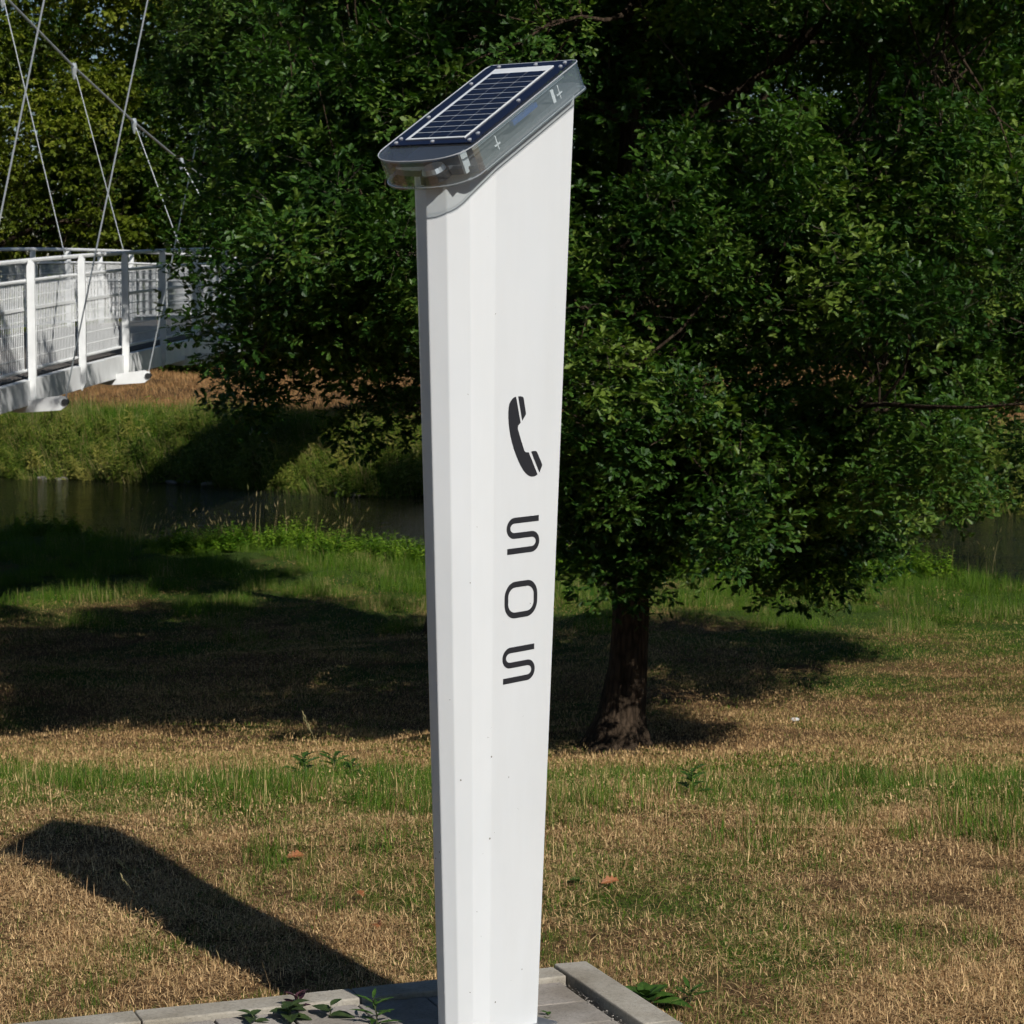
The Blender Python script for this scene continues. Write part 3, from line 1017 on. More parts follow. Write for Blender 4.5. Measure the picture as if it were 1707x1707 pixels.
# ---- taller oak further back on the near bank, right
B2 = np.array([8.7, 37.6, float(ground_z(8.7, 37.6)) - .05])
tr2 = [B2 + np.array(v_) for v_ in [(0, 0, 0), (.02, 0, .5), (0, 0, 1.5), (.1, 0, 4), (.0, .1, 8), (.1, 0, 13), (0, 0, 18)]]
cl2 = crown_clusters(190, (8.7, 37.6, 6.6), (2.1, 2.3, 9.2), lambda x, y: -1.2 + .5 * math.sin(x * 2), .5, 15, .3)
lim2 = [(8.7 + 1.5 * math.cos(a_), 37.6 + 1.5 * math.sin(a_), z_) for a_, z_ in ((0, 1), (1, 3), (2, 1.5), (3, 2), (4, .8), (5, 1.6), (.5, 6), (1.7, 8), (2.9, 6), (4.1, 7), (5.3, 6), (1, 12), (3, 11), (5, 12))]
make_tree('oak_tree', 'slender tall oak at the right edge on the near riverbank, mostly hidden', B2, tr2, [.42, .34, .30, .27, .2, .13, .04], lim2, cl2, SRC_oak2, 3, .65, tint=(.40, .2), scale=(.9, 1.4), limb_r=.10)

# ---- trees on the far side of the river
def far_tree(label, x, y, h, r, src, n, per, rad, tint, sc, seed, low=1.2, name='broadleaf_tree'):
    z = float(ground_z(x, y)) - .1
    b = np.array([x, y, z])
    tp = [b + np.array(v_) for v_ in [(0, 0, 0), (.05, 0, 1), (0, .1, h * .3), (.2, 0, h * .6), (0, 0, h * .92)]]
    c = crown_clusters(n, (x, y, z + low + (h - low) * .5), (r, r, (h - low) * .52), None, .55, seed, .25)
    lim = [(x + r * .7 * math.cos(a_), y + r * .7 * math.sin(a_), z + low + (h - low) * (.2 + .1 * k)) for k, a_ in enumerate((0, 2.1, 4.2, 1, 3.1, 5.2))]
    return make_tree(name, label, b, tp, [.34, .27, .22, .15, .03], lim, c, src, per, rad, tint=tint, scale=sc, limb_r=.1, group='trees across the river')

far_tree('yellowish green tree behind the suspension cables at the far left', -17.5, 84, 21, 6.6, SRC_lime, 240, 3, 1.15, (.5, .2), (.8, 1.35), 31, .8)
far_tree('dark green tree right of the yellowish tree behind the suspension cable', -10.4, 88, 13.2, 4.6, SRC_far, 150, 3, 1.15, (.5, .2), (.8, 1.35), 32, .6)
far_tree('dark tree across the river behind the left part of the oak', -4.5, 95, 18, 5.0, SRC_far, 180, 3, 1.3, (.4, .2), (.8, 1.35), 33, .6)
far_tree('dark tree across the river directly behind the white pillar', 2.0, 98, 17.5, 5.2, SRC_far, 200, 3, 1.3, (.42, .2), (.8, 1.35), 34, .6)
far_tree('dark tree across the river behind the oak trunk', 9.0, 92, 19, 5.6, SRC_far, 230, 3, 1.3, (.38, .2), (.8, 1.35), 35, .6)
far_tree('dark tree across the river at the right edge', 17.5, 88, 20, 6.0, SRC_far, 230, 3, 1.3, (.4, .2), (.8, 1.35), 36, .6)
far_tree('dark tree across the river between the pillar and the right edge', 13.5, 101, 21, 6.0, SRC_far, 200, 3, 1.4, (.4, .2), (.9, 1.5), 39, .6)
far_tree('tall tree filling the gap behind the yellowish tree', -23.5, 100, 24, 7.5, SRC_far, 150, 3, 1.5, (.4, .2), (.8, 1.35), 37, .6)
far_tree('dark low tree behind the bridge between the yellowish and dark trees', -14.0, 99, 16, 5.5, SRC_far, 130, 3, 1.4, (.35, .2), (.8, 1.35), 38, .3)


# ------------------------------------------------------------------ footbridge
M_brw = simple_mat('white_bridge_paint', (.78, .785, .77), .45, var=.08, scale=4)
M_deck = simple_mat('deck_boards', (.13, .115, .10), .85, var=.25, scale=6)
M_cable = simple_mat('galvanised_cable', (.52, .55, .56), .4, .55, var=.08)
M_bblack = simple_mat('black_roller', (.02, .02, .02), .6)
bridge = empty('footbridge', (-6.5, 30, 0.0))
tag(bridge, 'white suspension footbridge with mesh railings over the river at left', 'bridge')
BO = bridge.location
NAX, KX, BW = -5.39, .07, 3.2


def bz(d): return .86 - .00085 * (d - 48) ** 2


def bpt(d, side, dz=0.0, out=0.0, curve=.006):
    """side 0 = near (right) edge, 1 = far (left) edge"""
    x = NAX + KX * (d - 28) + curve * max(0, d - 45) ** 2 - BW * side + (out if side == 0 else -out)
    return Vector((x, d, bz(d) + dz)) - BO

ds = list(np.arange(22.0, 70.1, 1.2))
m = MB()
for a_, b_ in zip(ds[:-1], ds[1:]):
    for side in (0, 1):
        pass
for side in (0, 1):
    m = MB()
    for a_, b_ in zip(ds[:-1], ds[1:]): m.bar(bpt(a_, side, -.14), bpt(b_, side, -.14), .10, .27)
    m.build('edge_beam', M_brw, bridge)
m = MB()
dd = 22.0
while dd < 70:
    a_ = bpt(dd, 0, .0, -.06); b_ = bpt(dd, 1, .0, -.06)
    m.box((a_ + b_) / 2 + Vector((0, 0, -.01)), (Vector((1, 0, 0)), Vector((0, 1, 0)), Vector((0, 0, 1))), (BW / 2 - .07, .062, .02))
    dd += .14
o = m.build('deck_planks', M_deck, bridge); o['kind'] = 'stuff'
for k in range(10):
    d = 24.5 + k * 4.67
    m = MB(); m.bar(bpt(d, 0, -.22, -.06), bpt(d, 1, -.22, -.06), .12, .16); m.build('cross_beam', M_brw, bridge)
posts = {0: [23.33 + 2.333 * k for k in range(20)], 1: [22.35 + 2.333 * k for k in range(20)]}
for side in (0, 1):
    for d in posts[side]:
        p0 = bpt(d, side, -.30, .075); p1 = bpt(d, side, 1.30, .075)
        X = Vector((1, 0, 0)); Y = Vector((0, 1, 0))
        m = MB()
        w, th_ = .055, .022
        prof = [p0 + X * .0 + Vector((-.02, 0, 0)), p0 + Vector((.035, 0, .10)), p1 + Vector((.035, 0, -.02)), p1 + Vector((-.02, 0, .04)), p1 + Vector((-.05, 0, -.05)), p0 + Vector((-.05, 0, .06))]
        m.prism([q_ - Y * (w / 2) for q_ in prof], Y * w)
        m.build('post', M_brw, bridge)
    for h_, r_ in ((1.31, .028), (1.09, .021), (.10, .016), (.80, .016), (.42, .012)):
        if h_ in (.80, .42) : continue
        m = MB()
        m.tube([bpt(d, side, h_, .0) for d in ds], r_, 8)
        m.build('rail', M_brw, bridge)
    for a_, b_ in zip(posts[side][:-1], posts[side][1:]):
        m = MB()
        a2, b2 = a_ + .07, b_ - .07
        for h_ in (.10, .78):
            m.bar(bpt(a2, side, h_, -.01), bpt(b2, side, h_, -.01), .025, .035)
        nvw = int((b2 - a2) / .072)
        for k in range(nvw + 1):
            d = a2 + (b2 - a2) * k / nvw
            m.bar(bpt(d, side, .10, -.01), bpt(d, side, 1.06, -.01), .0085, .0085, Vector((0, 1, 0)))
        for k in range(1, 7):
            h_ = .10 + .96 * k / 7
            m.bar(bpt(a2, side, h_, -.014), bpt(b2, side, h_, -.014), .007, .008)
        m.build('mesh_panel', M_brw, bridge)


def cab_z(d): return np.interp(d, [20, 23.7, 27.9, 32.2, 36.6, 41.2, 45.9, 50.3, 54.9, 59.3, 64], [13.4, 12.2, 10.9, 9.7, 8.6, 7.65, 6.75, 5.82, 5.03, 4.4, 3.9])
hd = [23.7, 27.9, 32.2, 36.6, 41.2, 45.9, 50.3, 54.9, 59.3]
for side in (0, 1):
    m = MB()
    m.tube([bpt(d, side, cab_z(d) - bz(d), .52 + .22 * (cab_z(d) - bz(d)), 0) for d in [20] + hd + [64]], .027, 8)
    m.build('main_cable', M_cable, bridge)
    for d in hd:
        h_ = float(cab_z(d) - bz(d)); base_h = -.22
        m = MB(); m.tube([bpt(d, side, base_h, .45), bpt(d, side, h_, .52 + .22 * h_, 0)], .0095, 6); hng = m.build('hanger', M_cable, bridge)
        m = MB()
        c_ = bpt(d, side, h_ - .06, .52 + .22 * h_, 0)
        m.tube([c_ + Vector((0, 0, .14)), c_ + Vector((0, 0, .04)), c_ + Vector((0, 0, -.10)), c_ + Vector((0, 0, -.18))], [.045, .065, .04, .02], 8)
        m.build('cable_clamp', M_cable, hng)
        # outrigger plate under the deck edge with its anchor
        m = MB()
        q0 = bpt(d, side, -.30, -.6); q1 = bpt(d, side, -.44, .48)
        sgn = 1 if side == 0 else -1
        prof = [bpt(d, side, -.29, -.5), bpt(d, side, -.17, .40), bpt(d, side, -.19, .47), bpt(d, side, -.28, .47), bpt(d, side, -.33, .40), bpt(d, side, -.36, -.05)]
        m.prism([p_ - Vector((0, .03, 0)) for p_ in prof], (0, .06, 0))
        otr = m.build('outrigger', M_brw, bridge)
        m = MB(); c_ = bpt(d, side, -.24, .45)
        m.tube([c_ + Vector((0, -.05, 0)), c_ + Vector((0, .07, 0))], .036, 12); m.build('cable_anchor', M_bblack, otr)
m = MB()
m.box(Vector((NAX - BW / 2 + KX * 43 + .006 * 26 ** 2, 71.0, -.9)) - BO, (Vector((1, 0, 0)), Vector((0, 1, 0)), Vector((0, 0, 1))), (2.2, 1.4, 1.25))
m.build('abutment', concrete('abutment_concrete', (.33, .32, .30), s=20), bridge)


# ------------------------------------------------------------------ grass
def blade_src(name, mat, n, hmin, hmax, wid, spread, lean, flat=0.0, seg=3, heads=0.0):
    V, Fc, A = [], [], []
    for k in range(n):
        a_ = random.uniform(0, 6.283); r_ = spread * math.sqrt(random.random())
        p = Vector((r_ * math.cos(a_), r_ * math.sin(a_), -.004))
        L = random.uniform(hmin, hmax)
        az = random.uniform(0, 6.283)
        ln = abs(random.gauss(0, lean))
        lie = random.random() < flat
        if lie: ln = random.uniform(.7, 1.5)
        ln = min(ln, 1.5)
        side = Vector((-math.sin(az), math.cos(az), 0)) * (wid * random.uniform(.6, 1.3) / 2)
        i = len(V); tilt = random.uniform(.75, 1.5) if lie else ln * .6
        pts = [p]
        for s in range(seg):
            dv = Vector((math.sin(tilt) * math.cos(az), math.sin(tilt) * math.sin(az), math.cos(tilt)))
            pts.append(pts[-1] + dv * (L / seg))
            tilt = min(tilt + ln * .45 + random.uniform(-.1, .15), 1.62)
        val = random.random()
        for s, q_ in enumerate(pts[:-1]):
            w = 1 - .75 * s / seg
            V += [q_ - side * w, q_ + side * w]; A += [val, val]
        V.append(pts[-1]); A.append(val)
        for s in range(seg - 1): Fc.append([i + 2 * s, i + 2 * s + 1, i + 2 * s + 3, i + 2 * s + 2])
        Fc.append([i + 2 * (seg - 1), i + 2 * (seg - 1) + 1, i + 2 * seg])
        if random.random() < heads:
            tip = pts[-1]; dv = (pts[-1] - pts[-2]).normalized(); hl = L * .14
            j = len(V); e1 = side.normalized() * .007; e2 = dv.cross(side).normalized() * .007
            V += [tip, tip + dv * hl * .4 + e1, tip + dv * hl * .4 - e1, tip + dv * hl * .4 + e2, tip + dv * hl * .4 - e2, tip + dv * hl]
            A += [.97] * 6
            for tri in ((0, 1, 3), (0, 3, 2), (0, 2, 4), (0, 4, 1), (5, 3, 1), (5, 2, 3), (5, 4, 2), (5, 1, 4)): Fc.append([j + x for x in tri])
    me = bpy.data.meshes.new(name)
    me.from_pydata([tuple(v_) for v_ in V], [], Fc)
    at_ = me.attributes.new('blade', 'FLOAT', 'POINT'); at_.data.foreach_set('value', A)
    me.materials.append(mat)
    return bpy.data.objects.new(name, me)

M_grass = grass_mat('lawn_grass', (.030, .085, .005), (.120, .200, .016), (.20, .098, .034), (.90, .62, .31))
M_grass_far = grass_mat('meadow_grass', (.036, .088, .004), (.120, .185, .014), (.21, .108, .038), (.82, .55, .26))
M_lush = grass_mat('riverbank_grass', (.038, .105, .005), (.125, .215, .014), (.22, .17, .05), (.50, .40, .19), .35)
M_field = grass_mat('dry_field_grass', (.07, .085, .02), (.12, .12, .03), (.24, .125, .05), (.46, .27, .11))

SRC_short = src_collection('short_patches', [blade_src('short_patch', M_grass, 2500, .006, .030, .0021, .30, 1.2, .74) for _ in range(6)])
SRC_straw = src_collection('straw_patches', [blade_src('straw_patch', M_grass, 60, .03, .13, .0024, .22, .9, .93) for _ in range(5)])
SRC_long = src_collection('long_patches', [blade_src('long_patch', M_grass, 80, .03, .14, .0030, .09, .6, .06) for _ in range(6)])
SRC_mid = src_collection('meadow_patches', [blade_src('meadow_patch', M_grass_far, 1700, .010, .042, .0060, .95, .9, .45) for _ in range(6)])
SRC_mid2 = src_collection('slope_patches', [blade_src('slope_patch', M_grass, 2000, .006, .026, .0034, .55, 1.2, .6) for _ in range(6)])
SRC_tall = src_collection('tall_patches', [blade_src('tall_patch', M_lush, 420, .18, .55, .010, .70, .40, .05) for _ in range(4)])
SRC_seed = src_collection('seed_stalks', [blade_src('seed_stalk', M_lush, 4, .55, .95, .008, .20, .25, 0, 4, 1.0) for _ in range(4)])
SRC_field = src_collection('field_patches', [blade_src('field_patch', M_field, 400, .08, .20, .016, 1.5, .6, .15) for _ in range(4)])
SRC_edge = src_collection('edge_tufts', [blade_src('edge_tuft', M_grass, 24, .010, .034, .0022, .024, 1.0, .55) for _ in range(4)])
M_herb = leaf_mat('riverbank_herb', (.034, .095, .005), (.105, .200, .012), (.22, .30, .03), .5, .35, .3)
M_herb2 = leaf_mat('far_bank_herb', (.050, .085, .007), (.120, .155, .018), (.28, .25, .06), .55, .35, .25)


def herb_src(name, mat, stems, h, L, half):
    V, Fc = [], []
    m = MB()
    for s in range(stems):
        az = random.uniform(0, 6.28); ln = random.uniform(.05, .45)
        b0 = Vector((random.gauss(0, .10), random.gauss(0, .10), 0)); hh = h * random.uniform(.55, 1.1)
        tip = b0 + Vector((math.cos(az) * ln * hh, math.sin(az) * ln * hh, hh))
        nl = int(9 + hh * 10)
        for k in range(nl):
            f0 = .15 + .85 * k / nl; a_ = k * 2.4
            add_leaf(V, Fc, half, b0.lerp(tip, f0), Vector((math.cos(a_), math.sin(a_), random.uniform(-.2, .6))), Vector((random.uniform(-.3, .3), random.uniform(-.3, .3), 1)), L * (1.15 - .55 * f0) * random.uniform(.7, 1.2), .3, .2)
        m.tube([b0, tip], [.006, .003], 3, False)
    i = len(m.v)
    m.f += [[q_ + i for q_ in f0] for f0 in Fc]; m.v += V
    me = bpy.data.meshes.new(name)
    me.from_pydata([tuple(v_) for v_ in m.v], [], m.f)
    me.materials.append(mat)
    at_ = me.attributes.new('blade', 'FLOAT', 'POINT'); at_.data.foreach_set('value', np.repeat(RNG.random(len(m.v) // 8 + 1), 8)[:len(m.v)].astype(np.float32))
    return bpy.data.objects.new(name, me)

SRC_herb = src_collection('herbs', [herb_src('herb', M_herb, 6, .55, .13, OVAL_HALF) for _ in range(3)])
SRC_herb2 = src_collection('far_herbs', [herb_src('far_herb', M_herb2, 7, .75, .17, LANCE_HALF) for _ in range(3)])


def view_pts(n, d0, d1, margin=1.25, power=1.0):
    """random ground points inside the widened view wedge"""
    i_ = np.arange(n) + RNG.integers(0, 100000)
    u = (i_ * .7548776662466927 + RNG.random(n) * .35 / math.sqrt(n)) % 1.0
    d = np.sqrt(d0 * d0 + (d1 * d1 - d0 * d0) * u) if power == 1.0 else d0 + (d1 - d0) * u ** power
    x = ((i_ * .5698402909980532 + RNG.random(n) * .35 / math.sqrt(n)) % 1.0 - .5) * 2 * (.2033 * d * margin + .25)
    return x, d


def grass_field(name, label, n, d0, d1, src, scl, keep, tint_fn, power=1.0, margin=1.25):
    x, y = view_pts(n, d0, d1, margin, power)
    k = keep(x, y)
    x, y = x[k], y[k]
    z = ground_z(x, y)
    e = .15
    gx_ = (ground_z(x + e, y) - ground_z(x - e, y)) / (2 * e) + RNG.normal(0, .05, len(x))
    gy_ = (ground_z(x, y + e) - ground_z(x, y - e)) / (2 * e) + RNG.normal(0, .05, len(x))
    nz_ = np.stack([-gx_, -gy_, np.ones(len(x))], -1); nz_ /= np.linalg.norm(nz_, axis=1, keepdims=True)
    yaw = RNG.uniform(0, 6.283, len(x))
    t0 = np.stack([np.cos(yaw), np.sin(yaw), np.zeros(len(x))], -1)
    ax_ = t0 - nz_ * np.sum(t0 * nz_, 1, keepdims=True); ax_ /= np.linalg.norm(ax_, axis=1, keepdims=True)
    ay_ = np.cross(nz_, ax_)
    rot = np.stack([np.arctan2(ay_[:, 2], nz_[:, 2]), -np.arcsin(np.clip(ax_[:, 2], -1, 1)), np.arctan2(ax_[:, 1], ax_[:, 0])], -1)
    tn = np.clip(tint_fn(x, y), 0, 1)
    o = scatter(name, np.stack([x, y, z], -1), rot, RNG.uniform(scl[0], scl[1], len(x)), tn, src)
    tag(o, label, 'grass', kind='stuff')
    return o

rnd = lambda x: RNG.random(len(x))
off_slab = lambda x, y: ~in_slab(x, y, .012)
grass_field('lawn_grass', 'short dry lawn grass around the paved base', 520, 4.4, 9.2, SRC_short, (.85, 1.15), lambda x, y: ~in_slab(x, y, .31), dryness, 0.9)
grass_field('kerb_grass', 'short grass right against the kerb stones', 12000, 4.8, 6.8, SRC_edge, (.6, 1.1), lambda x, y: off_slab(x, y) & in_slab(x, y, .34), lambda x, y: dryness(x, y) * .75, 1.0)
grass_field('straw_grass', 'flattened straw among the near lawn', 800, 4.6, 8.2, SRC_straw, (.6, 1.1),
            lambda x, y: (rnd(x) < .2 + .8 * sstep(.0, .5, vnoise(x * 1.2, y * 1.2, 41))) & ~in_slab(x, y, .25), lambda x, y: np.full(len(x), .95), 1.0)
grass_field('long_grass', 'patchy band of longer green grass where the slope begins', 4600, 7.2, 11.5, SRC_long, (.3, 1.1),
            lambda x, y: rnd(x) < np.clip(np.interp(y, [7.2, 7.6, 8.3, 9.4, 11.5], [-.2, .12, .55, .25, -.2]) + .8 * vnoise(x * 1.6, y * 1.3, 42) + .55 * vnoise(x * 3.3, y * 2.6, 48), 0, 1), lambda x, y: np.full(len(x), .06) + .35 * (RNG.random(len(x)) < .18))
grass_field('green_tufts', 'small green grass tufts scattered in the dry lawn', 900, 4.8, 8.2, SRC_long, (.25, .6),
            lambda x, y: (vnoise(x * 1.9, y * 1.9, 51) + .4 * vnoise(x * 6, y * 6, 52) > .38) & ~in_slab(x, y, .10), lambda x, y: np.full(len(x), .08))
grass_field('slope_grass', 'short grass at the top of the slope', 420, 7.6, 15.0, SRC_mid2, (.8, 1.2), lambda x, y: y > 0, dryness)
grass_field('meadow_grass', 'mown meadow grass on the slope around the oak', 1250, 13.0, 41.0, SRC_mid, (.8, 1.25), lambda x, y: y < near_edge(x) - .6, dryness, 1.25)
grass_field('tall_grass', 'tall green grass along the near riverbank', 1000, 31, 52, SRC_tall, (.28, .62),
            lambda x, y: (y < near_edge(x) + .6) & (rnd(x) < np.clip(np.interp(near_edge(x) - y, [-.6, 0, 2.5, 5, 8], [.8, 1, 1, .7, .3]) + .3 * vnoise(x * .8, y * .8, 43), 0, 1)),
            lambda x, y: np.clip(dryness(x, y) * .6 + .03, 0, 1))
grass_field('seed_stalks', 'dry seed stalks standing above the near riverbank grass', 1300, 36, 51, SRC_seed, (.7, 1.1),
            lambda x, y: (np.abs(near_edge(x) - y - .6) < 1.1) & (vnoise(x * .9, y * .2, 44) > -.2), lambda x, y: np.full(len(x), .85))
grass_field('riverbank_herbs', 'leafy green herbs along the near riverbank', 6500, 36, 51, SRC_herb, (.42, .9),
            lambda x, y: (np.abs(near_edge(x) - y - .6) < 1.5) & (vnoise(x * .7 + 3, y * .3, 45) > -.3), lambda x, y: RNG.normal(.5, .2, len(x)))
grass_field('far_bank_grass', 'tall grass on the far riverbank', 900, 50, 69, SRC_tall, (.7, 1.4),
            lambda x, y: (y > far_edge(x) + .1) & (y < far_edge(x) + 6.2), lambda x, y: dryness(x, y) + .12 * RNG.random(len(x)))
grass_field('far_bank_herbs', 'yellowing weeds on the far riverbank', 1900, 50, 68, SRC_herb2, (.7, 1.45),
            lambda x, y: (y > far_edge(x) - .1) & (y < far_edge(x) + 3.2), lambda x, y: RNG.normal(.45, .25, len(x)))
grass_field('field_grass', 'dry brown field grass beyond the far bank', 700, 58, 105, SRC_field, (.7, 1.4), lambda x, y: y > far_edge(x) + 5.8, dryness)


# ------------------------------------------------------------------ small things
def gz(x, y): return float(ground_z(x, y))

M_fall = simple_mat('fallen_leaf', (.26, .095, .03), .7, var=.3, scale=60)
for (x, y, rz, lab) in [(-.66, 7.23, .4, 'orange fallen oak leaf left of the pillar beside the long grass'),
                        (-.34, 6.42, 2.0, 'orange fallen oak leaf on green grass left of the pillar'),
                        (.30, 6.93, 4.0, 'brown fallen oak leaf right of the pillar near the long grass'),
                        (-.43, 6.82, 5.2, 'small pale brown leaf standing in the dry grass left of the pillar')]:
    V, Fc = [], []
    add_leaf(V, Fc, OAK_HALF, Vector((0, 0, 0)), Vector((math.cos(rz), math.sin(rz), .35)), Vector((random.uniform(-.5, .5), -.7, 1)), .058 if 'small' not in lab else .042, .6, .45)
    o = mesh_obj('fallen_leaf', V, Fc, M_fall)
    sol = o.modifiers.new('thick', 'SOLIDIFY'); sol.thickness = .0006
    o.location = (x, y, gz(x, y) + .022)
    tag(o, lab, 'leaf', 'fallen leaves on the lawn')


def weed(label, loc, n, L, half, mat, hgt, lean=.5, name='weed', serr=.3, flat=.3):
    root = empty(name, loc)
    tag(root, label, 'weed')
    top = Vector((random.uniform(-.01, .01), random.uniform(-.01, .01), hgt))
    m = MB(); m.tube([(0, 0, -.02), top * .5 + Vector((.004, 0, 0)), top], [.0022, .0018, .001], 5); m.build('stem', M_stem, root)
    for k in range(n):
        V, Fc = [], []
        f0 = .25 + .75 * k / max(1, n - 1); a_ = k * 2.4 + random.uniform(-.3, .3)
        d = Vector((math.cos(a_), math.sin(a_), flat + .5 * (f0 - .4)))
        add_leaf(V, Fc, half, top * f0, d, Vector((0, 0, 1)), L * random.uniform(.7, 1.15) * (1.1 - .35 * f0), serr, .25)
        mesh_obj('leaf', V, Fc, mat, root)
    return root


def plain_leaf(name, a_, b_):
    t = NT(name)
    nz = t.noise(60, 3)
    c = t.ramp(nz.outputs['Fac'], [(.3, a_), (.7, b_)])
    p = t.principled(c.outputs['Color'], .45, 0, t.bump(nz.outputs['Fac'], .3, .004), .4)
    tr = t.n('ShaderNodeBsdfTranslucent'); t.l(c.outputs['Color'], tr.inputs['Color'])
    mx = t.n('ShaderNodeMixShader'); mx.inputs[0].default_value = .3
    t.l(p.outputs[0], mx.inputs[1]); t.l(tr.outputs[0], mx.inputs[2])
    return t.done(mx.outputs[0])

M_stem = simple_mat('weed_stem', (.05, .06, .02), .7)
M_w1 = plain_leaf('weed_green', (.03, .075, .01), (.065, .13, .02))
M_w2 = plain_leaf('weed_dull', (.03, .055, .015), (.06, .09, .03))
M_w3 = plain_leaf('weed_purple', (.05, .018, .025), (.10, .04, .05))
BROAD = [(0, .01), (.08, .12), (.2, .26), (.38, .33), (.5, .30), (.62, .29), (.8, .17), (.9, .10), (1, 0)]


def slab_pt(px, py, z):
    """ground point seen at a place of the photograph, on the level z"""
    b_ = -(py - 853.5) / F_PX; a_ = (px - 853.5) / F_PX
    dy = math.cos(PITCH) + b_ * math.sin(PITCH); dz = -math.sin(PITCH) + b_ * math.cos(PITCH)
    tt = (z - 1.6) / dz
    return Vector((a_ * tt, dy * tt, z))

w = weed('broad leaved green weed growing over the left back kerb', slab_pt(478, 1703, -.02), 9, .060, BROAD, M_w2, .035, flat=.25)
w2 = weed('dark purple weed standing behind the broad leaved one on the kerb', slab_pt(490, 1692, -.02), 6, .040, BROAD, M_w3, .040, flat=.8)
weed('broad leaved weed at the right end of the kerb weeds', slab_pt(545, 1700, -.02), 4, .055, BROAD, M_w2, .03, flat=.3)
weed('broad leaved weed at the left end of the kerb weeds', slab_pt(425, 1707, -.02), 5, .050, BROAD, M_w2, .02, flat=.2)
weed('bright green weed in the pillar shadow on the paving', slab_pt(628, 1722, -.03), 12, .060, LANCE_HALF, M_w1, .075, flat=.4)
weed('small green weed in a paving joint right of the pillar', slab_pt(912, 1706, -.03), 5, .028, BROAD, M_w1, .02, flat=.3)
weed('green plantain outside the right kerb', slab_pt(1075, 1672, -.085), 9, .075, BROAD, M_w1, .02, flat=.5)
weed('broad green leaf weed leaning on the right kerb', slab_pt(1088, 1674, -.085), 3, .085, BROAD, M_w1, .012, flat=.25)
weed('leafy weed in dry grass right of the paved base', slab_pt(1150, 1668, -.085), 8, .06, LANCE_HALF, M_w1, .03, flat=.6)
weed('dark green weed on the lawn right of the pillar', slab_pt(960, 1482, -.095), 8, .055, BROAD, M_w1, .02, flat=.3)
for px, py, d, lab, s_ in [(552, 1275, 10.5, 'bright green mugwort weed in the grass left of the pillar', 1.0), (498, 1300, 9.6, 'dark lobed weed left of the mugwort in long grass', .9),
                           (1160, 1395, 8.4, 'yellow flowering weed in the long grass right of the pillar', .8), (585, 1300, 9.8, 'low green weed right of the mugwort', .8)]:
    x = (px - 853.5) / F_PX * d
    weed(lab, (x, d, gz(x, d)), 14, .09 * s_, OAK_HALF, M_w1, .12 * s_, flat=.5)


def stalk(label, base, tip, heads, mat):
    root = empty('grass_stalk', base)
    tag(root, label, 'grass stalk')
    b0 = Vector((0, 0, -.01)); e = Vector(tip) - Vector(base)
    pts = [b0, e * .5 + Vector((.0, 0, .03 * e.length)), e]
    m = MB(); m.tube([b0, e * .3 + Vector((0, 0, .02)), e * .65 + Vector((0, 0, .02)), e], [.0011, .0010, .0008, .0005], 5); m.build('stem', mat, root)
    for k in range(heads):
        c_ = e * (1 - .26 * k / max(1, heads)) + Vector((random.uniform(-.006, .006), random.uniform(-.006, .006), .004))
        m = MB(); dv = e.normalized() * .009
        m.tube([c_ - dv, c_, c_ + dv], [.0006, .0022, .0004], 5); m.build('seed_head', mat, root)

M_stalk = simple_mat('pale_stalk', (.26, .22, .10), .7)
x0 = (545 - 853.5) / F_PX * 9.5
stalk('tall pale grass stalk leaning left in front of the tree shadow', (x0, 9.5, gz(x0, 9.5)), (x0 - .10, 9.5, gz(x0, 9.5) + .28), 9, M_stalk)
stalk('pale grass stalk leaning over the pillar shadow', (-.97, 6.75, -.10), (-1.08, 6.8, .02), 5, M_stalk)
stalk('second pale stalk crossing the pillar shadow lower down', (-.99, 6.62, -.10), (-1.05, 6.66, .005), 3, M_stalk)

M_stone = simple_mat('pale_river_stone', (.17, .155, .135), .85, var=.25, scale=10, bump=.4)
M_paper = simple_mat('white_scrap', (.7, .7, .68), .8)


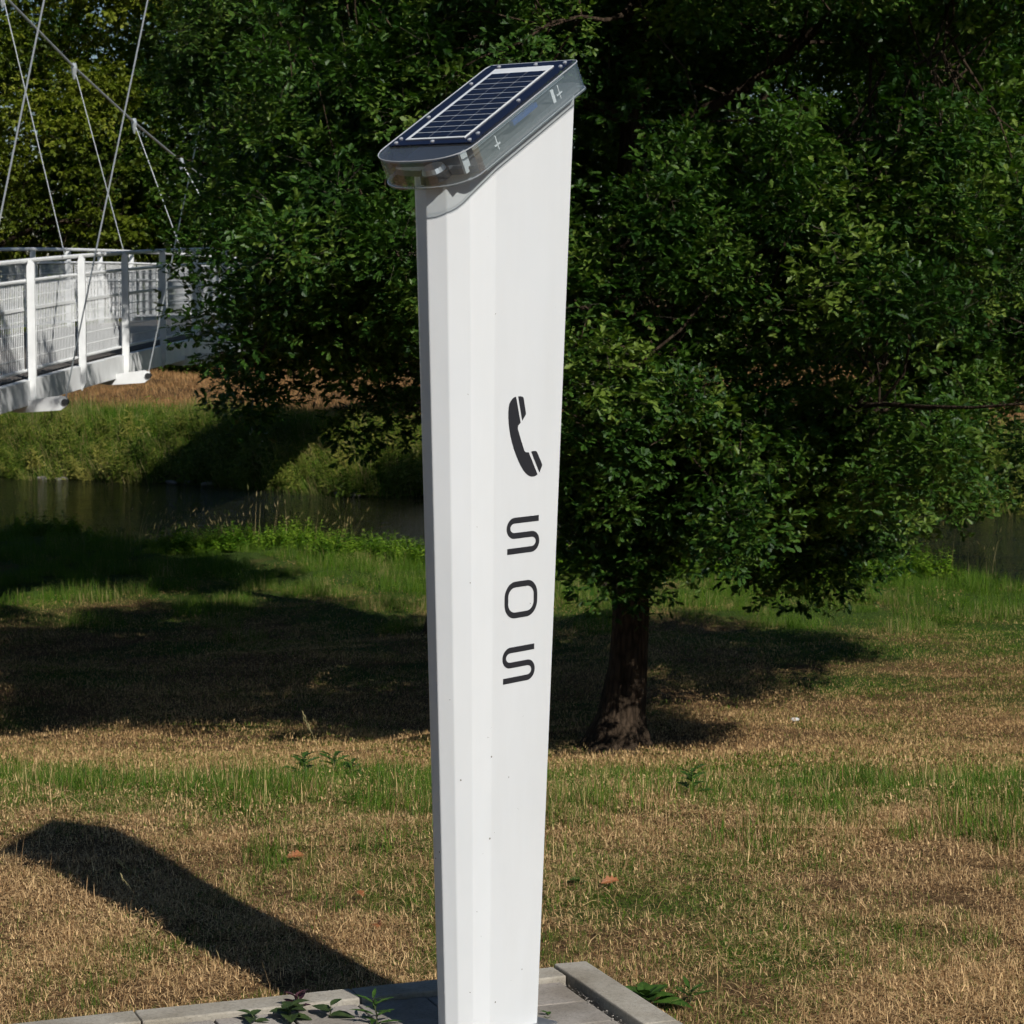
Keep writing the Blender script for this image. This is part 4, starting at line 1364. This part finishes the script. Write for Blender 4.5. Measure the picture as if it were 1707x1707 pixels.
def rock(name, label, loc, size, mat, cat, group=None, seed=0):
    bm = bmesh.new()
    bmesh.ops.create_icosphere(bm, subdivisions=2, radius=1)
    for v_ in bm.verts:
        k = 1 + .28 * mnoise.noise(v_.co * 1.4 + Vector((seed, 0, 0)))
        v_.co = Vector((v_.co.x * size[0] * k, v_.co.y * size[1] * k, v_.co.z * size[2] * k))
    o = bm_obj(name, bm, mat, None, False)
    o.location = loc
    o.rotation_euler = (0, 0, seed)
    tag(o, label, cat, group)
    return o

for k, (px, lab) in enumerate([(68, 'pale stone at the far waterline, leftmost in view'), (100, 'second pale stone from the left at the far waterline'), (284, 'brightest white stone at the far waterline under the green bank'), (312, 'pale stone right of the brightest one at the far waterline'),
                               (345, 'flat grey stone at the far waterline below the tree shadow'), (565, 'flat pale stone at the waterline left of the pillar'), (590, 'stone beside the flat pale one left of the pillar'), (1245, 'pinkish stone at the far waterline behind the oak')]):
    d = 56.0
    for _ in range(12):
        x = (px - 853.5) / F_PX * d; d = float(far_edge(np.array(x))) + .12
    rock('stone', lab, (x, d, WATER_Z + .03), (.13 + .07 * (k % 3), .12, .06), M_stone, 'stone', 'stones along the far waterline', k)
p = slab_pt(1328, 1218, -2.6)
rock('paper_scrap', 'small white scrap lying on the sunlit grass right of the oak', (2.75, 24.2, gz(2.75, 24.2) + .03), (.05, .04, .02), M_paper, 'litter', None, 3)
rock('root_stump', 'small dark stump at the foot of the oak', (.78, 20.9, gz(.78, 20.9) + .03), (.10, .09, .10), M_bark, 'stump', None, 5)

# loose grit along the open joint beside the right kerb
m = MB()
for k in range(260):
    a_ = KW + abs(random.gauss(0, .018)) + .002; b_ = random.uniform(.06, .6)
    c_ = C_SLAB + E1 * a_ + E2 * b_ + Vector((0, 0, -.018 if a_ < KW + .022 else -.012))
    r_ = random.uniform(.0008, .0032)
    pts_ = [c_ + Vector((random.uniform(-1, 1), random.uniform(-1, 1), random.uniform(0, 1))) * r_ for _ in range(4)]
    i = len(m.v); m.v += pts_; m.f += [[i, i + 1, i + 2], [i, i + 2, i + 3], [i, i + 3, i + 1], [i + 1, i + 3, i + 2]]
o = m.build('grit', simple_mat('grit', (.30, .27, .23), .9, var=.4, scale=200))
tag(o, 'loose grit along the open joint beside the right kerb', 'grit', kind='stuff')
